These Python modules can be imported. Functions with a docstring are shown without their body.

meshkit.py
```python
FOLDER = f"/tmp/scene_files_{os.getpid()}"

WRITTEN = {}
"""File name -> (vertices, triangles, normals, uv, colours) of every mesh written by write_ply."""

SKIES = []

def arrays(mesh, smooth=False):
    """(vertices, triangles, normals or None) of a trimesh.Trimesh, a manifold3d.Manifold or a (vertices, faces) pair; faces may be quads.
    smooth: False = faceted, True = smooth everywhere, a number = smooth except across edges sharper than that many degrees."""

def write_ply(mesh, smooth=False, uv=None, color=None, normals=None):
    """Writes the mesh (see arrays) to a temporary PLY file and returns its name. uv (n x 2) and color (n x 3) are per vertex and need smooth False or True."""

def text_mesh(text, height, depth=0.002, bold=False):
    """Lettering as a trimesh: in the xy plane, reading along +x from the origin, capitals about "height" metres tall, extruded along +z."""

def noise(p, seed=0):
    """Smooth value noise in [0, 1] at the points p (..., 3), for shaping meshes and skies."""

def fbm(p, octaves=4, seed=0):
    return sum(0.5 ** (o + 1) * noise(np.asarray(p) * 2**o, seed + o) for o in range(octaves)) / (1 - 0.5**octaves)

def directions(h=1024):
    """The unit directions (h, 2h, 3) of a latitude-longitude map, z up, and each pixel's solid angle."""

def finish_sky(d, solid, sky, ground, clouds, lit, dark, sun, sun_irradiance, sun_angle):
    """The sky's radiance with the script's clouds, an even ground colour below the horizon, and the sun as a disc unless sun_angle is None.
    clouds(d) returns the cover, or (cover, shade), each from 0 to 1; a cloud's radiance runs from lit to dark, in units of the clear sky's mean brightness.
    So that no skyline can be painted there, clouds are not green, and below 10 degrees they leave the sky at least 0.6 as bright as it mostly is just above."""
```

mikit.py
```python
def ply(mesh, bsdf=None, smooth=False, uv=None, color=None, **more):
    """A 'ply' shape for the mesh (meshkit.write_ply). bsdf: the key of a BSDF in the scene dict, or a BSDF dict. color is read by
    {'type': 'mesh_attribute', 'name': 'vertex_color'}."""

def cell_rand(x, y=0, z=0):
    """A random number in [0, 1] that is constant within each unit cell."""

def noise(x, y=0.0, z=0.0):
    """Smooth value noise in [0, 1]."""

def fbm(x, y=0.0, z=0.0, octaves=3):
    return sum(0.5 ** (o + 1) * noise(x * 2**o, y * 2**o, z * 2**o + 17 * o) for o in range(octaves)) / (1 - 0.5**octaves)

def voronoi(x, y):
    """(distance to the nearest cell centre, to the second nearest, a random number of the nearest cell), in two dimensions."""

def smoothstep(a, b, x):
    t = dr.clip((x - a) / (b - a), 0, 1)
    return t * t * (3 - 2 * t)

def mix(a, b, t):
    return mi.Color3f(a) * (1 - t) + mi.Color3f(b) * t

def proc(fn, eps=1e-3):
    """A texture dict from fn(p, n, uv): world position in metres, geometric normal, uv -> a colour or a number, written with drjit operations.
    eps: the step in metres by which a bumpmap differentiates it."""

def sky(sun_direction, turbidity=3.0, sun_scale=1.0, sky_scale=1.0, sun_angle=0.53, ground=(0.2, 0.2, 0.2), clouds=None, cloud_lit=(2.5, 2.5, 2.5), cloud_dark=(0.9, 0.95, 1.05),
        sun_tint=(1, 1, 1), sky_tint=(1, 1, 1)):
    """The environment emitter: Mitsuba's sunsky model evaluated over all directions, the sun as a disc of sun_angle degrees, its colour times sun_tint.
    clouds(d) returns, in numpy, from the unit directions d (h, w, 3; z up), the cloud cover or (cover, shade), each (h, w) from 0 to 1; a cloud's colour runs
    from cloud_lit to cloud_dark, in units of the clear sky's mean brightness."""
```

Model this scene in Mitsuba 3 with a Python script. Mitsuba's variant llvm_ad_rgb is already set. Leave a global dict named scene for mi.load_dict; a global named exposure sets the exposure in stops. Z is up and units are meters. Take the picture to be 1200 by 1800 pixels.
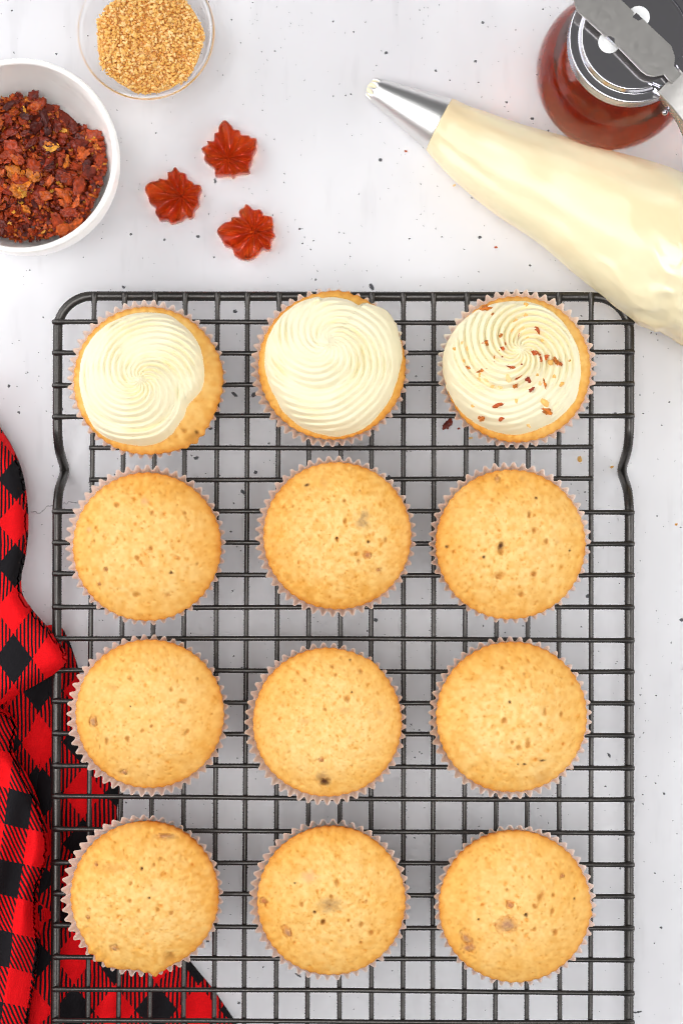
import math
import numpy as np
import trimesh
import shapely.geometry as sg
from scipy.spatial import Delaunay
import drjit as dr
import mitsuba as mi
import mikit
import meshkit
from mikit import proc, noise, fbm, voronoi, cell_rand, smoothstep, mix

T = mi.ScalarTransform4f
scene, labels = {}, {}
PI = math.pi
RNG = np.random.default_rng(11)

# ------------------------------------------------------------------ camera, lamps, exposure
CAM_Z, FOCAL = 0.78, 3000.0            # camera height (m); focal length in pixels of the 1200 x 1800 photograph
scene['camera'] = {'type': 'perspective', 'fov': 2 * math.degrees(math.atan(600 / FOCAL)), 'fov_axis': 'x', 'near_clip': 0.02, 'far_clip': 20.0,
                   'to_world': T().look_at(origin=[0, 0, CAM_Z], target=[0, 0, 0], up=[0, 1, 0])}
exposure = -0.08


def softbox(key, origin, target, w, h, power):
    scene[key] = {'type': 'rectangle', 'to_world': T().look_at(origin=origin, target=target, up=[0.01, 0.02, 1]) @ T().scale([w / 2, h / 2, 1]),
                  'bsdf': {'type': 'diffuse', 'reflectance': {'type': 'rgb', 'value': 0.7}}, 'emitter': {'type': 'area', 'radiance': {'type': 'rgb', 'value': power}}}


softbox('unseen_left_softbox', [-1.35, 0.40, 0.95], [0, 0, 0.15], 2.0, 1.6, [2.6, 2.6, 2.65])  # out of view, placed to give the soft light from the left
softbox('unseen_overhead_softbox', [-0.10, -0.22, 1.75], [0.0, -0.05, 0.0], 1.1, 0.95, [5.3, 5.3, 5.35])  # out of view, lights the table and wire tops from above
softbox('unseen_right_softbox', [1.45, -0.10, 0.85], [0, 0, 0.15], 1.5, 1.3, [2.6, 2.6, 2.63])  # unseen, placed to brighten the right side of table and jar
for k_, what_ in (('unseen_left_softbox', 'large white softbox out of view, lighting the table from the left'), ('unseen_overhead_softbox', 'white softbox out of view, lighting the table from above'), ('unseen_right_softbox', 'smaller white softbox out of view, lighting the table from the right')):
    labels[k_] = {'label': what_, 'category': 'lamp'}
scene['unseen_ambient'] = {'type': 'constant', 'radiance': {'type': 'rgb', 'value': [0.14, 0.14, 0.143]}}  # even ambient with no source in view, keeps chrome reflections from going black


# ------------------------------------------------------------------ helpers
def P(px, py, z=0.0):
    """World point at height z that stands at this place of the photograph."""
    return np.array([(px - 600) / FOCAL * (CAM_Z - z), (900 - py) / FOCAL * (CAM_Z - z), z])


def S(z):
    """Metres per photograph pixel at height z."""
    return (CAM_Z - z) / FOCAL


def add(key, mesh, mat, smooth=35, label=None, cat=None, group=None, kind=None, **kw):
    scene[key] = mikit.ply(mesh, mat, smooth=smooth, **kw)
    tag(key, label, cat, group, kind)
    return key


def tag(key, label=None, cat=None, group=None, kind=None):
    d = {k: v for k, v in (('label', label), ('category', cat), ('group', group), ('kind', kind)) if v}
    if d:
        labels[key] = {**labels.get(key, {}), **d}


def num(name, i):
    return name if i == 0 else f'{name}_{i:03d}'


def tube(points, radius, sides=12, cap=True):
    p = np.asarray(points, float)
    r = np.broadcast_to(np.asarray(radius, float), (len(p),))
    t = np.gradient(p, axis=0)
    t /= np.linalg.norm(t, axis=1, keepdims=True)
    ref = np.array([0, 0, 1.0]) if abs(t[0][2]) < 0.8 else np.array([1.0, 0, 0])
    a = np.cross(t, ref); a /= np.linalg.norm(a, axis=1, keepdims=True)
    b = np.cross(t, a)
    ang = np.arange(sides) * 2 * PI / sides
    v = p[:, None] + r[:, None, None] * (np.cos(ang)[None, :, None] * a[:, None] + np.sin(ang)[None, :, None] * b[:, None])
    v = v.reshape(-1, 3)
    n = len(p)
    i, j = np.meshgrid(np.arange(n - 1), np.arange(sides), indexing='ij')
    q = np.stack([i * sides + j, i * sides + (j + 1) % sides, (i + 1) * sides + (j + 1) % sides, (i + 1) * sides + j], -1).reshape(-1, 4)
    f = np.vstack([q[:, [0, 1, 2]], q[:, [0, 2, 3]]])
    if cap:
        v = np.vstack([v, p[0], p[-1]])
        k = np.arange(sides)
        f = np.vstack([f, np.stack([k * 0 + n * sides, (k + 1) % sides, k], 1), np.stack([k * 0 + n * sides + 1, (n - 1) * sides + k, (n - 1) * sides + (k + 1) % sides], 1)])
    m = trimesh.Trimesh(v, f, process=False)
    m.fix_normals()
    return m


def grid_faces(nr, nt, closed=True):
    i, j = np.meshgrid(np.arange(nr - 1), np.arange(nt if closed else nt - 1), indexing='ij')
    q = np.stack([i * nt + j, (i + 1) * nt + j, (i + 1) * nt + (j + 1) % nt, i * nt + (j + 1) % nt], -1).reshape(-1, 4)
    return np.vstack([q[:, [0, 1, 2]], q[:, [0, 2, 3]]])


def revolve(profile, n=96, closed=False):
    """profile: (r, z) from the outside bottom upward and back inside; outward normals where the profile runs counter-clockwise."""
    pr = np.asarray(profile, float)
    th = np.arange(n) * 2 * PI / n
    v = np.stack([pr[:, None, 0] * np.cos(th), pr[:, None, 0] * np.sin(th), np.repeat(pr[:, 1:2], n, 1)], -1).reshape(-1, 3)
    m = len(pr)
    i, j = np.meshgrid(np.arange(m if closed else m - 1), np.arange(n), indexing='ij')
    i2 = (i + 1) % m
    q = np.stack([i * n + j, i * n + (j + 1) % n, i2 * n + (j + 1) % n, i2 * n + j], -1).reshape(-1, 4)
    f = np.vstack([q[:, [0, 1, 2]], q[:, [0, 2, 3]]])
    a = np.linalg.norm(np.cross(v[f[:, 1]] - v[f[:, 0]], v[f[:, 2]] - v[f[:, 0]]), axis=1) > 1e-14
    return trimesh.Trimesh(v, f[a], process=False)


def arc(cx, cz, r, a0, a1, n):
    a = np.radians(np.linspace(a0, a1, n))
    return [(cx + r * math.cos(x), cz + r * math.sin(x)) for x in a]


def rgb(*c):
    return {'type': 'rgb', 'value': list(c)}


def nz(p, s, seed=0, octaves=3):
    return meshkit.fbm(np.asarray(p) * s + 31.7, octaves, seed) - 0.5


def catmull(pts, n=6, closed=True):
    p = np.asarray(pts, float)
    if not closed:
        p = np.vstack([2 * p[0] - p[1], p, 2 * p[-1] - p[-2]])
    m, out = len(p), []
    for i in (range(m) if closed else range(1, m - 2)):
        p0, p1, p2, p3 = (p[(i + k) % m] for k in (-1, 0, 1, 2))
        for t in np.linspace(0, 1, n, endpoint=False):
            out.append(0.5 * (2 * p1 + (p2 - p0) * t + (2 * p0 - 5 * p1 + 4 * p2 - p3) * t * t + (3 * p1 - p0 - 3 * p2 + p3) * t ** 3))
    if not closed:
        out.append(p[-2])
    return np.array(out)


# ------------------------------------------------------------------ materials
# the larger printed flecks of the board: centre and half-axes in centimetres, angle
FLECKS = [(P(a, b)[0] * 100, P(a, b)[1] * 100, c * S(0) * 100, d * S(0) * 100, math.radians(e)) for a, b, c, d, e in
          [(653, 504, 7, 3.5, -60), (217, 504, 3.5, 2.5, 0), (413, 547, 4, 3, 0), (412, 693, 6.5, 3, -40), (370, 753, 4, 3, 0), (345, 805, 5, 3, 10), (449, 830, 3.5, 3, 0), (427, 865, 5, 3, -50), (660, 1090, 4, 3.5, 0), (446, 694, 6, 4, 40), (1070, 1328, 4.5, 2.5, -60),
           (1033, 1048, 4.5, 3.5, 0), (1120, 1780, 8, 2, 8), (1161, 1631, 3, 2.5, 0), (378, 317, 5, 2.2, 90), (527, 402, 3, 1.8, 30), (935, 208, 3, 2.5, 0), (524, 1715, 7, 2.2, -35)]]


def table_color(p, n, uv):
    x, y = p.x * 100, p.y * 100                      # centimetres
    c = mix((0.765, 0.763, 0.778), (0.715, 0.71, 0.727), smoothstep(0.42, 0.75, fbm(x * 0.22, y * 0.13, 3.0, 4)))
    streak = smoothstep(0.62, 0.9, fbm(x * 1.6, y * 0.35, 9.0, 4)) * 0.06
    c = c * (1 - streak)
    patch = smoothstep(0.45, 0.7, fbm(x * 0.35, y * 0.35, 40.0, 2))
    wx, wy = (noise(x * 14, y * 14, 1.0) - 0.5) * 0.05, (noise(x * 14, y * 14, 2.0) - 0.5) * 0.05
    ink = mi.Float(0)
    for s, lo, hi, keep, seed in ((0.62, 0.022, 0.052, 0.60, 3.0), (1.5, 0.034, 0.070, 0.26, 11.0), (3.4, 0.045, 0.085, 0.13, 23.0)):
        ax, ay = (x + wx) * s + seed * 7.31, (y + wy) * s + seed * 3.17
        d, _, w = voronoi(ax, ay)
        q = w * 57.31 - dr.floor(w * 57.31)
        size = lo + (hi - lo) * q * q * q
        on = dr.select(w > 1 - keep * (0.35 + 0.65 * patch), 1.0, 0.0)
        ink = dr.maximum(ink, on * (1 - smoothstep(size * 0.8, size * 1.2, d)) * (0.75 + 0.25 * q))
    for fx, fy, ra_, rb_, an in FLECKS:
        ux, uy = x - fx + (noise(x * 30, y * 30, 8.0) - 0.5) * 0.05, y - fy + (noise(x * 30, y * 30, 9.0) - 0.5) * 0.05
        e = dr.sqrt(dr.square((ux * math.cos(an) + uy * math.sin(an)) / ra_) + dr.square((uy * math.cos(an) - ux * math.sin(an)) / rb_))
        ink = dr.maximum(ink, 1 - smoothstep(0.75, 1.15, e))
    # hairline crack of the board, left of the rack
    cy = 0.05 + 0.34 * smoothstep(-13.9, -12.9, x) + (noise(x * 2.6, 5.0) - 0.5) * 0.34 + (noise(x * 9, 7.0) - 0.5) * 0.1
    crack = (1 - smoothstep(0.008, 0.028, dr.abs(y - cy))) * smoothstep(-14.3, -14.0, x) * (1 - smoothstep(-11.6, -11.0, x)) * smoothstep(0.25, 0.5, noise(x * 5, 3.0))
    ink = dr.maximum(ink, crack * 0.75)
    return mix(c, (0.03, 0.036, 0.045), dr.clip(ink, 0, 1) * 0.93)


scene['table_mat'] = {'type': 'principled', 'base_color': proc(table_color), 'roughness': 0.62, 'specular': 0.35}
vcol = {'type': 'mesh_attribute', 'name': 'vertex_color'}


def crumb_bump(p, n, uv):
    x, y, z = p.x * 1000, p.y * 1000, p.z * 1000
    return (fbm(x * 0.9, y * 0.9, z * 0.9, 3) * 0.9 + noise(x * 2.6, y * 2.6, z * 2.6) * 0.35) * 0.00042


scene['cake_mat'] = {'type': 'bumpmap', 'arbitrary': proc(crumb_bump, eps=1.5e-4), 'scale': 1.0,
                     'bsdf': {'type': 'principled', 'base_color': vcol, 'roughness': 0.72, 'specular': 0.25, 'sheen': 0.15}}
scene['liner_mat'] = {'type': 'principledthin', 'base_color': rgb(0.975, 0.935, 0.89), 'roughness': 0.6, 'diff_trans': 0.6, 'spec_trans': 0.0, 'eta': 1.4}
scene['frosting_mat'] = {'type': 'principled', 'base_color': rgb(0.885, 0.815, 0.565), 'roughness': 0.5, 'specular': 0.25}


def rack_color(p, n, uv):
    x, y, z = p.x * 1000, p.y * 1000, p.z * 1000
    return mix((0.068, 0.064, 0.060), (0.11, 0.103, 0.097), smoothstep(0.55, 0.8, noise(x * 3.1, y * 3.1, z * 3.1)))


def rack_bump(p, n, uv):
    return fbm(p.x * 2200, p.y * 2200, p.z * 2200, 2) * 0.00004


scene['rack_mat'] = {'type': 'bumpmap', 'arbitrary': proc(rack_bump, eps=1e-4), 'scale': 1.0,
                     'bsdf': {'type': 'principled', 'base_color': proc(rack_color), 'roughness': 0.32, 'metallic': 0.85, 'specular': 0.5}}
scene['ceramic_mat'] = {'type': 'principled', 'base_color': rgb(0.93, 0.922, 0.89), 'roughness': 0.16, 'specular': 0.5, 'clearcoat': 0.6, 'clearcoat_gloss': 0.9}
scene['glass_mat'] = {'type': 'dielectric', 'int_ior': 1.5, 'ext_ior': 1.0}
scene['globe_glass_mat'] = {'type': 'dielectric', 'int_ior': 1.36, 'ext_ior': 1.0}
scene['thin_glass_mat'] = {'type': 'thindielectric', 'int_ior': 1.5}
scene['chrome_mat'] = {'type': 'twosided', 'bsdf': {'type': 'roughconductor', 'material': 'Cr', 'distribution': 'ggx', 'alpha': 0.02, 'specular_reflectance': rgb(0.97, 1.0, 0.98)}}
scene['stop_mat'] = {'type': 'principled', 'base_color': rgb(0.86, 0.86, 0.85), 'roughness': 0.4, 'specular': 0.5}


def brushed_rough(p, n, uv):
    return 0.34 + 0.12 * fbm(p.x * 900, p.y * 900, 1.0, 3)


scene['brushed_mat'] = {'type': 'twosided', 'bsdf': {'type': 'principled', 'base_color': rgb(0.46, 0.445, 0.42), 'metallic': 1.0, 'roughness': proc(brushed_rough)}}
scene['steel_mat'] = {'type': 'principled', 'base_color': rgb(0.86, 0.85, 0.83), 'metallic': 1.0, 'roughness': 0.34}


def bag_color(p, n, uv):
    t = fbm((p.x - p.y * 0.6) * 16, (p.y + p.x * 0.6) * 60, p.z * 30, 3)
    return mix((0.85, 0.685, 0.41), (0.87, 0.775, 0.51), smoothstep(0.38, 0.62, t))


def bag_bump(p, n, uv):
    a = fbm(p.x * 60 + p.y * 40, p.y * 25 - p.x * 20, p.z * 50, 4)
    n1 = fbm(p.x * 55 + p.y * 90, p.y * 60 - p.x * 70, p.z * 40 + 3.0, 2)
    line = dr.maximum(0, 1 - dr.abs(2 * n1 - 1) * 14)
    gate = smoothstep(0.52, 0.66, noise(p.x * 70 + 4.0, p.y * 70, p.z * 70))
    return a * 0.00014 + line * gate * smoothstep(0.095, 0.13, p.x) * 0.00022


scene['bag_mat'] = {'type': 'bumpmap', 'arbitrary': proc(bag_bump, eps=2.5e-4), 'scale': 1.0,
                    'bsdf': {'type': 'principled', 'base_color': proc(bag_color), 'roughness': 0.24, 'specular': 0.5, 'clearcoat': 1.0, 'clearcoat_gloss': 0.96}}


def plaid(p, n, uv):
    u, v = uv.x, uv.y
    wob = (noise(u * 3, v * 3, 2.0) - 0.5) * 0.025
    u, v = u + wob, v - wob
    iu, iv = dr.floor(u), dr.floor(v)
    du = iu - 2 * dr.floor(iu / 2)                    # 1: dark thread
    dv = iv - 2 * dr.floor(iv / 2)
    h = (u - v) * 5.0
    hatch = dr.abs(h - dr.floor(h) - 0.5) * 2         # twill lines of the half-dark checks
    line = smoothstep(0.42, 0.58, hatch)
    dark = dr.select(du + dv > 1.5, 1.0, dr.select(du + dv < 0.5, 0.0, line))
    fuzz = 0.86 + 0.28 * noise(u * 55, v * 55, 4.0)
    return mix(mi.Color3f(0.80, 0.006, 0.010) * fuzz, mi.Color3f(0.012, 0.011, 0.013) * fuzz, dark)


def weave(p, n, uv):
    return (fbm(uv.x * 45, uv.y * 45, 1.0, 2)) * 0.00025


scene['plaid_mat'] = {'type': 'twosided', 'bsdf': {'type': 'bumpmap', 'arbitrary': proc(weave, eps=2e-4), 'scale': 1.0,
                      'bsdf': {'type': 'principled', 'base_color': proc(plaid), 'roughness': 0.85, 'specular': 0.12, 'sheen': 0.15}}}
scene['bacon_mat'] = {'type': 'principled', 'base_color': vcol, 'roughness': 0.34, 'specular': 0.3}
scene['sugar_mat'] = {'type': 'principled', 'base_color': vcol, 'roughness': 0.5, 'specular': 0.4}
scene['candy_medium'] = {'type': 'homogeneous', 'albedo': rgb(0.92, 0.05, 0.02), 'sigma_t': rgb(0.06, 0.52, 1.0), 'scale': 420.0}
scene['candy_mat'] = {'type': 'roughdielectric', 'distribution': 'ggx', 'alpha': 0.018, 'int_ior': 1.30, 'ext_ior': 1.0}
scene['syrup_medium'] = {'type': 'homogeneous', 'albedo': rgb(0.28, 0.03, 0.01), 'sigma_t': rgb(0.13, 0.56, 1.0), 'scale': 120.0}
scene['syrup_side_mat'] = {'type': 'dielectric', 'int_ior': 1.37, 'ext_ior': 1.36}
scene['syrup_top_mat'] = {'type': 'dielectric', 'int_ior': 1.37, 'ext_ior': 1.0}

# ------------------------------------------------------------------ the table
tb = trimesh.creation.box([1.5, 1.7, 0.03]); tb.apply_translation([0, 0, -0.015])
add('tabletop', tb, 'table_mat', False, 'matt white board flecked with black specks, under everything', 'tabletop', kind='structure')

# ------------------------------------------------------------------ cooling rack
RAIL_Z, RAIL_R, WIRE_R = 0.0220, 0.00212, 0.00108
LONG_Z, CROSS_Z = RAIL_Z + 0.0021, RAIL_Z + 0.0021 + 0.0017
RACK_TOP = CROSS_Z + WIRE_R


def rail_path():
    foot = [(0.0, 0), (0.14, 0.03), (0.29, 0.24), (0.39, 0.64), (0.455, 0.93), (0.5, 1.0), (0.545, 0.93), (0.61, 0.64), (0.71, 0.24), (0.86, 0.03), (1.0, 0)]
    pts = []

    def side(x0, x1, ys, foot_ys):
        out = []
        for y in ys:
            out.append((x0 + (x1 - x0) * (y - 580) / (2050 - 580), y, 0.0))
        for y0, y1 in foot_ys:
            for t, d in foot:
                y = y0 + (y1 - y0) * t
                out.append((x0 + (x1 - x0) * (y - 580) / (2050 - 580), y, d))
        return sorted(out, key=lambda q: q[1])
    drop = RAIL_Z - RAIL_R - 0.0004
    ys = [590, 650, 700, 950, 1100, 1250, 1400, 1550, 1650, 1740, 2010, 2040]
    left = side(101.5, 96.5, ys, [(735, 915), (1815, 1985)])
    right = side(1106, 1104.5, ys, [(735, 915), (1815, 1985)])
    for x, y, d in reversed(left):
        q = P(x, y, RAIL_Z); q[2] -= d * drop; pts.append(q)
    R = 62
    for a in np.linspace(10, 80, 7):
        pts.append(P(101 + R - R * math.cos(math.radians(a)), 520 + R - R * math.sin(math.radians(a)), RAIL_Z))
    for x in np.linspace(175, 1030, 14):
        pts.append(P(x, 520 + 1.5 * (x - 165) / 900, RAIL_Z))
    for a in np.linspace(80, 10, 7):
        pts.append(P(1106 - R + R * math.cos(math.radians(a)), 522 + R - R * math.sin(math.radians(a)), RAIL_Z))
    for x, y, d in right:
        q = P(x, y, RAIL_Z); q[2] -= d * drop; pts.append(q)
    for a in np.linspace(10, 80, 7):
        pts.append(P(1104 - R + R * math.cos(math.radians(a)), 2050 + R * math.sin(math.radians(a)), RAIL_Z))
    for x in np.linspace(1030, 175, 8):
        pts.append(P(x, 2112, RAIL_Z))
    for a in np.linspace(80, 10, 7):
        pts.append(P(97 + R - R * math.cos(math.radians(a)), 2050 + R * math.sin(math.radians(a)), RAIL_Z))
    return catmull(pts, 4, True)


rp = rail_path()
rp = np.vstack([rp, rp[:1]])
add('cooling_rack__frame', tube(rp, RAIL_R, 16, cap=False), 'rack_mat', True)
top_x = [165, 219.7, 272.7, 325, 383, 434.7, 490, 544, 598.5, 653, 709.5, 761.7, 820, 874, 928, 981.7, 1039.5]
bot_x = [154, 208, 264, 322, 376, 429.5, 484.6, 540, 597, 652, 707.6, 761, 815, 870, 926, 983, 1037]
for i, (xa, xb) in enumerate(zip(top_x, bot_x)):
    pts = []
    for y in (514, 519, 526, 540, 560, 900, 1300, 1700, 2060, 2085, 2100, 2110, 2117):
        t = (y - 520) / (1790 - 520)
        d = min(y - 512, 2119 - y)
        z = LONG_Z - 0.0003 + (0.0 if d > 25 else 0.0004)
        q = P(xa + (xb - xa) * t, y, z)
        q[0] += 0.0002 * math.sin(i * 2.1 + y * 0.004)
        pts.append(q)
    rr = [WIRE_R * 1.05, WIRE_R * 1.35, WIRE_R * 1.25] + [WIRE_R] * 7 + [WIRE_R * 1.25, WIRE_R * 1.35, WIRE_R * 1.05]
    add(num('cooling_rack__long_wire', i), tube(pts, rr, 10), 'rack_mat', 50)
rows_l = [566, 620.5, 676.5, 732, 788, 843, 898, 954, 1009.5, 1067, 1122, 1179, 1233.5, 1289, 1346, 1401, 1458, 1516, 1571, 1628, 1683, 1739, 1795, 1851, 1908, 1965, 2022, 2070]
rows_r = [566.5, 619.5, 674, 730, 785.7, 842, 900, 955.7, 1012, 1067.7, 1125, 1181, 1237.7, 1293, 1350, 1406.7, 1466, 1520, 1576, 1633.5, 1689, 1746, 1798, 1854, 1911, 1968, 2025, 2073]
for i, (ya, yb) in enumerate(zip(rows_l, rows_r)):
    short = 780 < ya < 850 or 1840 < ya < 1912
    x0, x1 = (157 if short else 92.5), (1041 if short else 1114)
    xs = [x0, x0 + 5, x0 + 12, x0 + 26, x0 + 45, 350, 600, 850, x1 - 45, x1 - 26, x1 - 12, x1 - 5, x1]
    pts = []
    for x in xs:
        d = min(x - x0, x1 - x)
        z = CROSS_Z - (0.0 if short else 0.0014 * max(0, 1 - d / 40) ** 1.5)
        q = P(x, ya + (yb - ya) * (x - x0) / (x1 - x0), z)
        q[1] += 0.00025 * math.sin(i * 1.7 + x * 0.006)
        pts.append(q)
    k = 1.0 if short else 1.3
    rr = [WIRE_R * 0.9, WIRE_R * k, WIRE_R * (1 + (k - 1) * 0.7)] + [WIRE_R] * 7 + [WIRE_R * (1 + (k - 1) * 0.7), WIRE_R * k, WIRE_R * 0.9]
    add(num('cooling_rack__cross_wire', i), tube(pts, rr, 10), 'rack_mat', 50)
tag('cooling_rack', 'dark grey wire cooling rack with rounded corners, carrying twelve cupcakes', 'cooling rack')

# ------------------------------------------------------------------ cupcakes
LINER_H, PLEATS = 0.033, 50
BASE_Z = RACK_TOP + 0.0004
RIM_Z = BASE_Z + LINER_H
CAKE_H = 0.0125


def dome(s):
    return CAKE_H * np.clip(1 - np.clip(s, 0, 1) ** 2.3, 0, 1) ** 0.85


def make_cake(key, cx, cy, rpx, feats, bulges, seed, n_pits=260, lump=0.0):
    rng = np.random.default_rng(seed)
    z0 = RIM_Z + 0.0012
    R, c0 = rpx * 0.993 * S(z0), P(cx, cy, z0)
    nr, nt = 104, 372
    s = np.concatenate([np.linspace(0.002, 1, nr), [1.0, 0.985, 0.95]])
    th = np.arange(nt) * 2 * PI / nt
    ss, tt = np.meshgrid(s, th, indexing='ij')
    edge = 1 + 0.016 * nz(np.stack([np.cos(th), np.sin(th), th * 0 + seed], -1), 1.6, seed) + 0.012 * nz(np.stack([np.cos(th), np.sin(th), th * 0 + seed], -1), 9, seed)
    edge += 0.007 * np.cos(PLEATS * th + seed)
    for ang, wid, amt in bulges:
        d = (th - math.radians(ang) + PI) % (2 * PI) - PI
        edge += amt * np.exp(-(d / math.radians(wid)) ** 2) * (1 + 0.25 * np.sin(th * 41 + seed))
    e = 1 + (edge[None] - 1) * ss ** 4
    x, y = R * ss * np.cos(tt) * e, R * ss * np.sin(tt) * e
    z = dome(ss) * rng.uniform(0.88, 1.18)
    lump = lump + rng.uniform(-0.05, 0.05)
    z = z + rng.uniform(-0.05, 0.05) * y * np.clip(1 - ss ** 3, 0, 1)
    z[nr:] = np.array([-0.0012, -0.004, -0.012])[:, None]
    p = np.stack([x, y, np.zeros_like(x) + seed * 0.37], -1)
    top = (ss <= 1) * (1 - 0.6 * ss ** 8)
    top[nr:] = 0
    z = z + top * (0.0026 * nz(p, 50, seed, 2) + 0.00095 * nz(p, 210, seed + 1, 2) + 0.00070 * nz(p, 700, seed + 2, 2))
    z = z + lump * x * np.clip(1 - ss ** 3, 0, 1)
    # colours: golden crust, deeper at the baked edge
    m = meshkit.fbm(p * 90 + 3, 3, seed + 5); m2 = meshkit.fbm(p * 560 + 3, 2, seed + 6)
    cen, mid, rim = np.array([0.865, 0.535, 0.180]), np.array([0.835, 0.445, 0.098]), np.array([0.62, 0.205, 0.018])
    w1 = np.clip((ss - 0.45) / 0.55 + (m - 0.5) * 1.3, 0, 1)[..., None]
    w2 = np.clip((ss - 0.935) / 0.10 + (m - 0.5) * 0.7, 0, 1)[..., None]
    col = cen * (1 - w1) + mid * w1
    col = col * (1 - w2) + rim * w2
    col = col * (1 + rng.uniform(-1, 1) * np.array([0.02, 0.045, 0.10]))                  # each cake browned a little differently
    side = np.cos(tt - rng.uniform(0, 2 * PI)) * ss
    col = col * (1 + 0.05 * side[..., None] * np.array([0.3, 0.8, 1.6]))
    t = np.clip((m2 - 0.5) * 2.6, -0.7, 0.7)[..., None]
    col = col * (1 + t * np.array([0.08, 0.20, 0.45]))
    fleck = np.clip((meshkit.noise(p * np.array([1700, 1250, 1]) + 5, seed + 21) - 0.74) / 0.12, 0, 1)[..., None]      # moist amber crumb showing through the crust
    col = col * (1 - fleck * np.array([0.07, 0.18, 0.42]) * (0.3 + 1.1 * m[..., None]))

    # pits of the crumb
    wob = 1 + 1.1 * nz(p, 900, seed + 9, 2)

    def spot(u, v, rx, ry, ang):
        ca, sa = math.cos(ang), math.sin(ang)
        du, dv = (x - u), (y - v)
        return np.sqrt(((du * ca + dv * sa) / rx) ** 2 + ((-du * sa + dv * ca) / ry) ** 2) * wob

    for k in range(n_pits):
        a, q = rng.uniform(0, 2 * PI), math.sqrt(rng.uniform(0, 0.92)) * R
        r = rng.choice([0.00026, 0.00034, 0.00044, 0.00062], p=[0.42, 0.35, 0.18, 0.05])
        u, v, el, ca, sa = q * math.cos(a), q * math.sin(a), rng.uniform(1.0, 1.5), *(lambda t: (math.cos(t), math.sin(t)))(rng.uniform(0, PI))
        deep, tone = rng.uniform(1.2, 2.2), rng.uniform(0.4, 1.2)
        near = np.nonzero((np.abs(x - u) < 4 * r) & (np.abs(y - v) < 4 * r) & (top > 0))
        du, dv = x[near] - u, y[near] - v
        w = np.exp(-(((du * ca + dv * sa) / (r * el)) ** 2 + ((-du * sa + dv * ca) / r) ** 2) * wob[near] ** 2)
        z[near] -= w * r * deep
        col[near] = col[near] * (1 - w[..., None] * np.array([0.08, 0.20, 0.42]) * tone)
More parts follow.
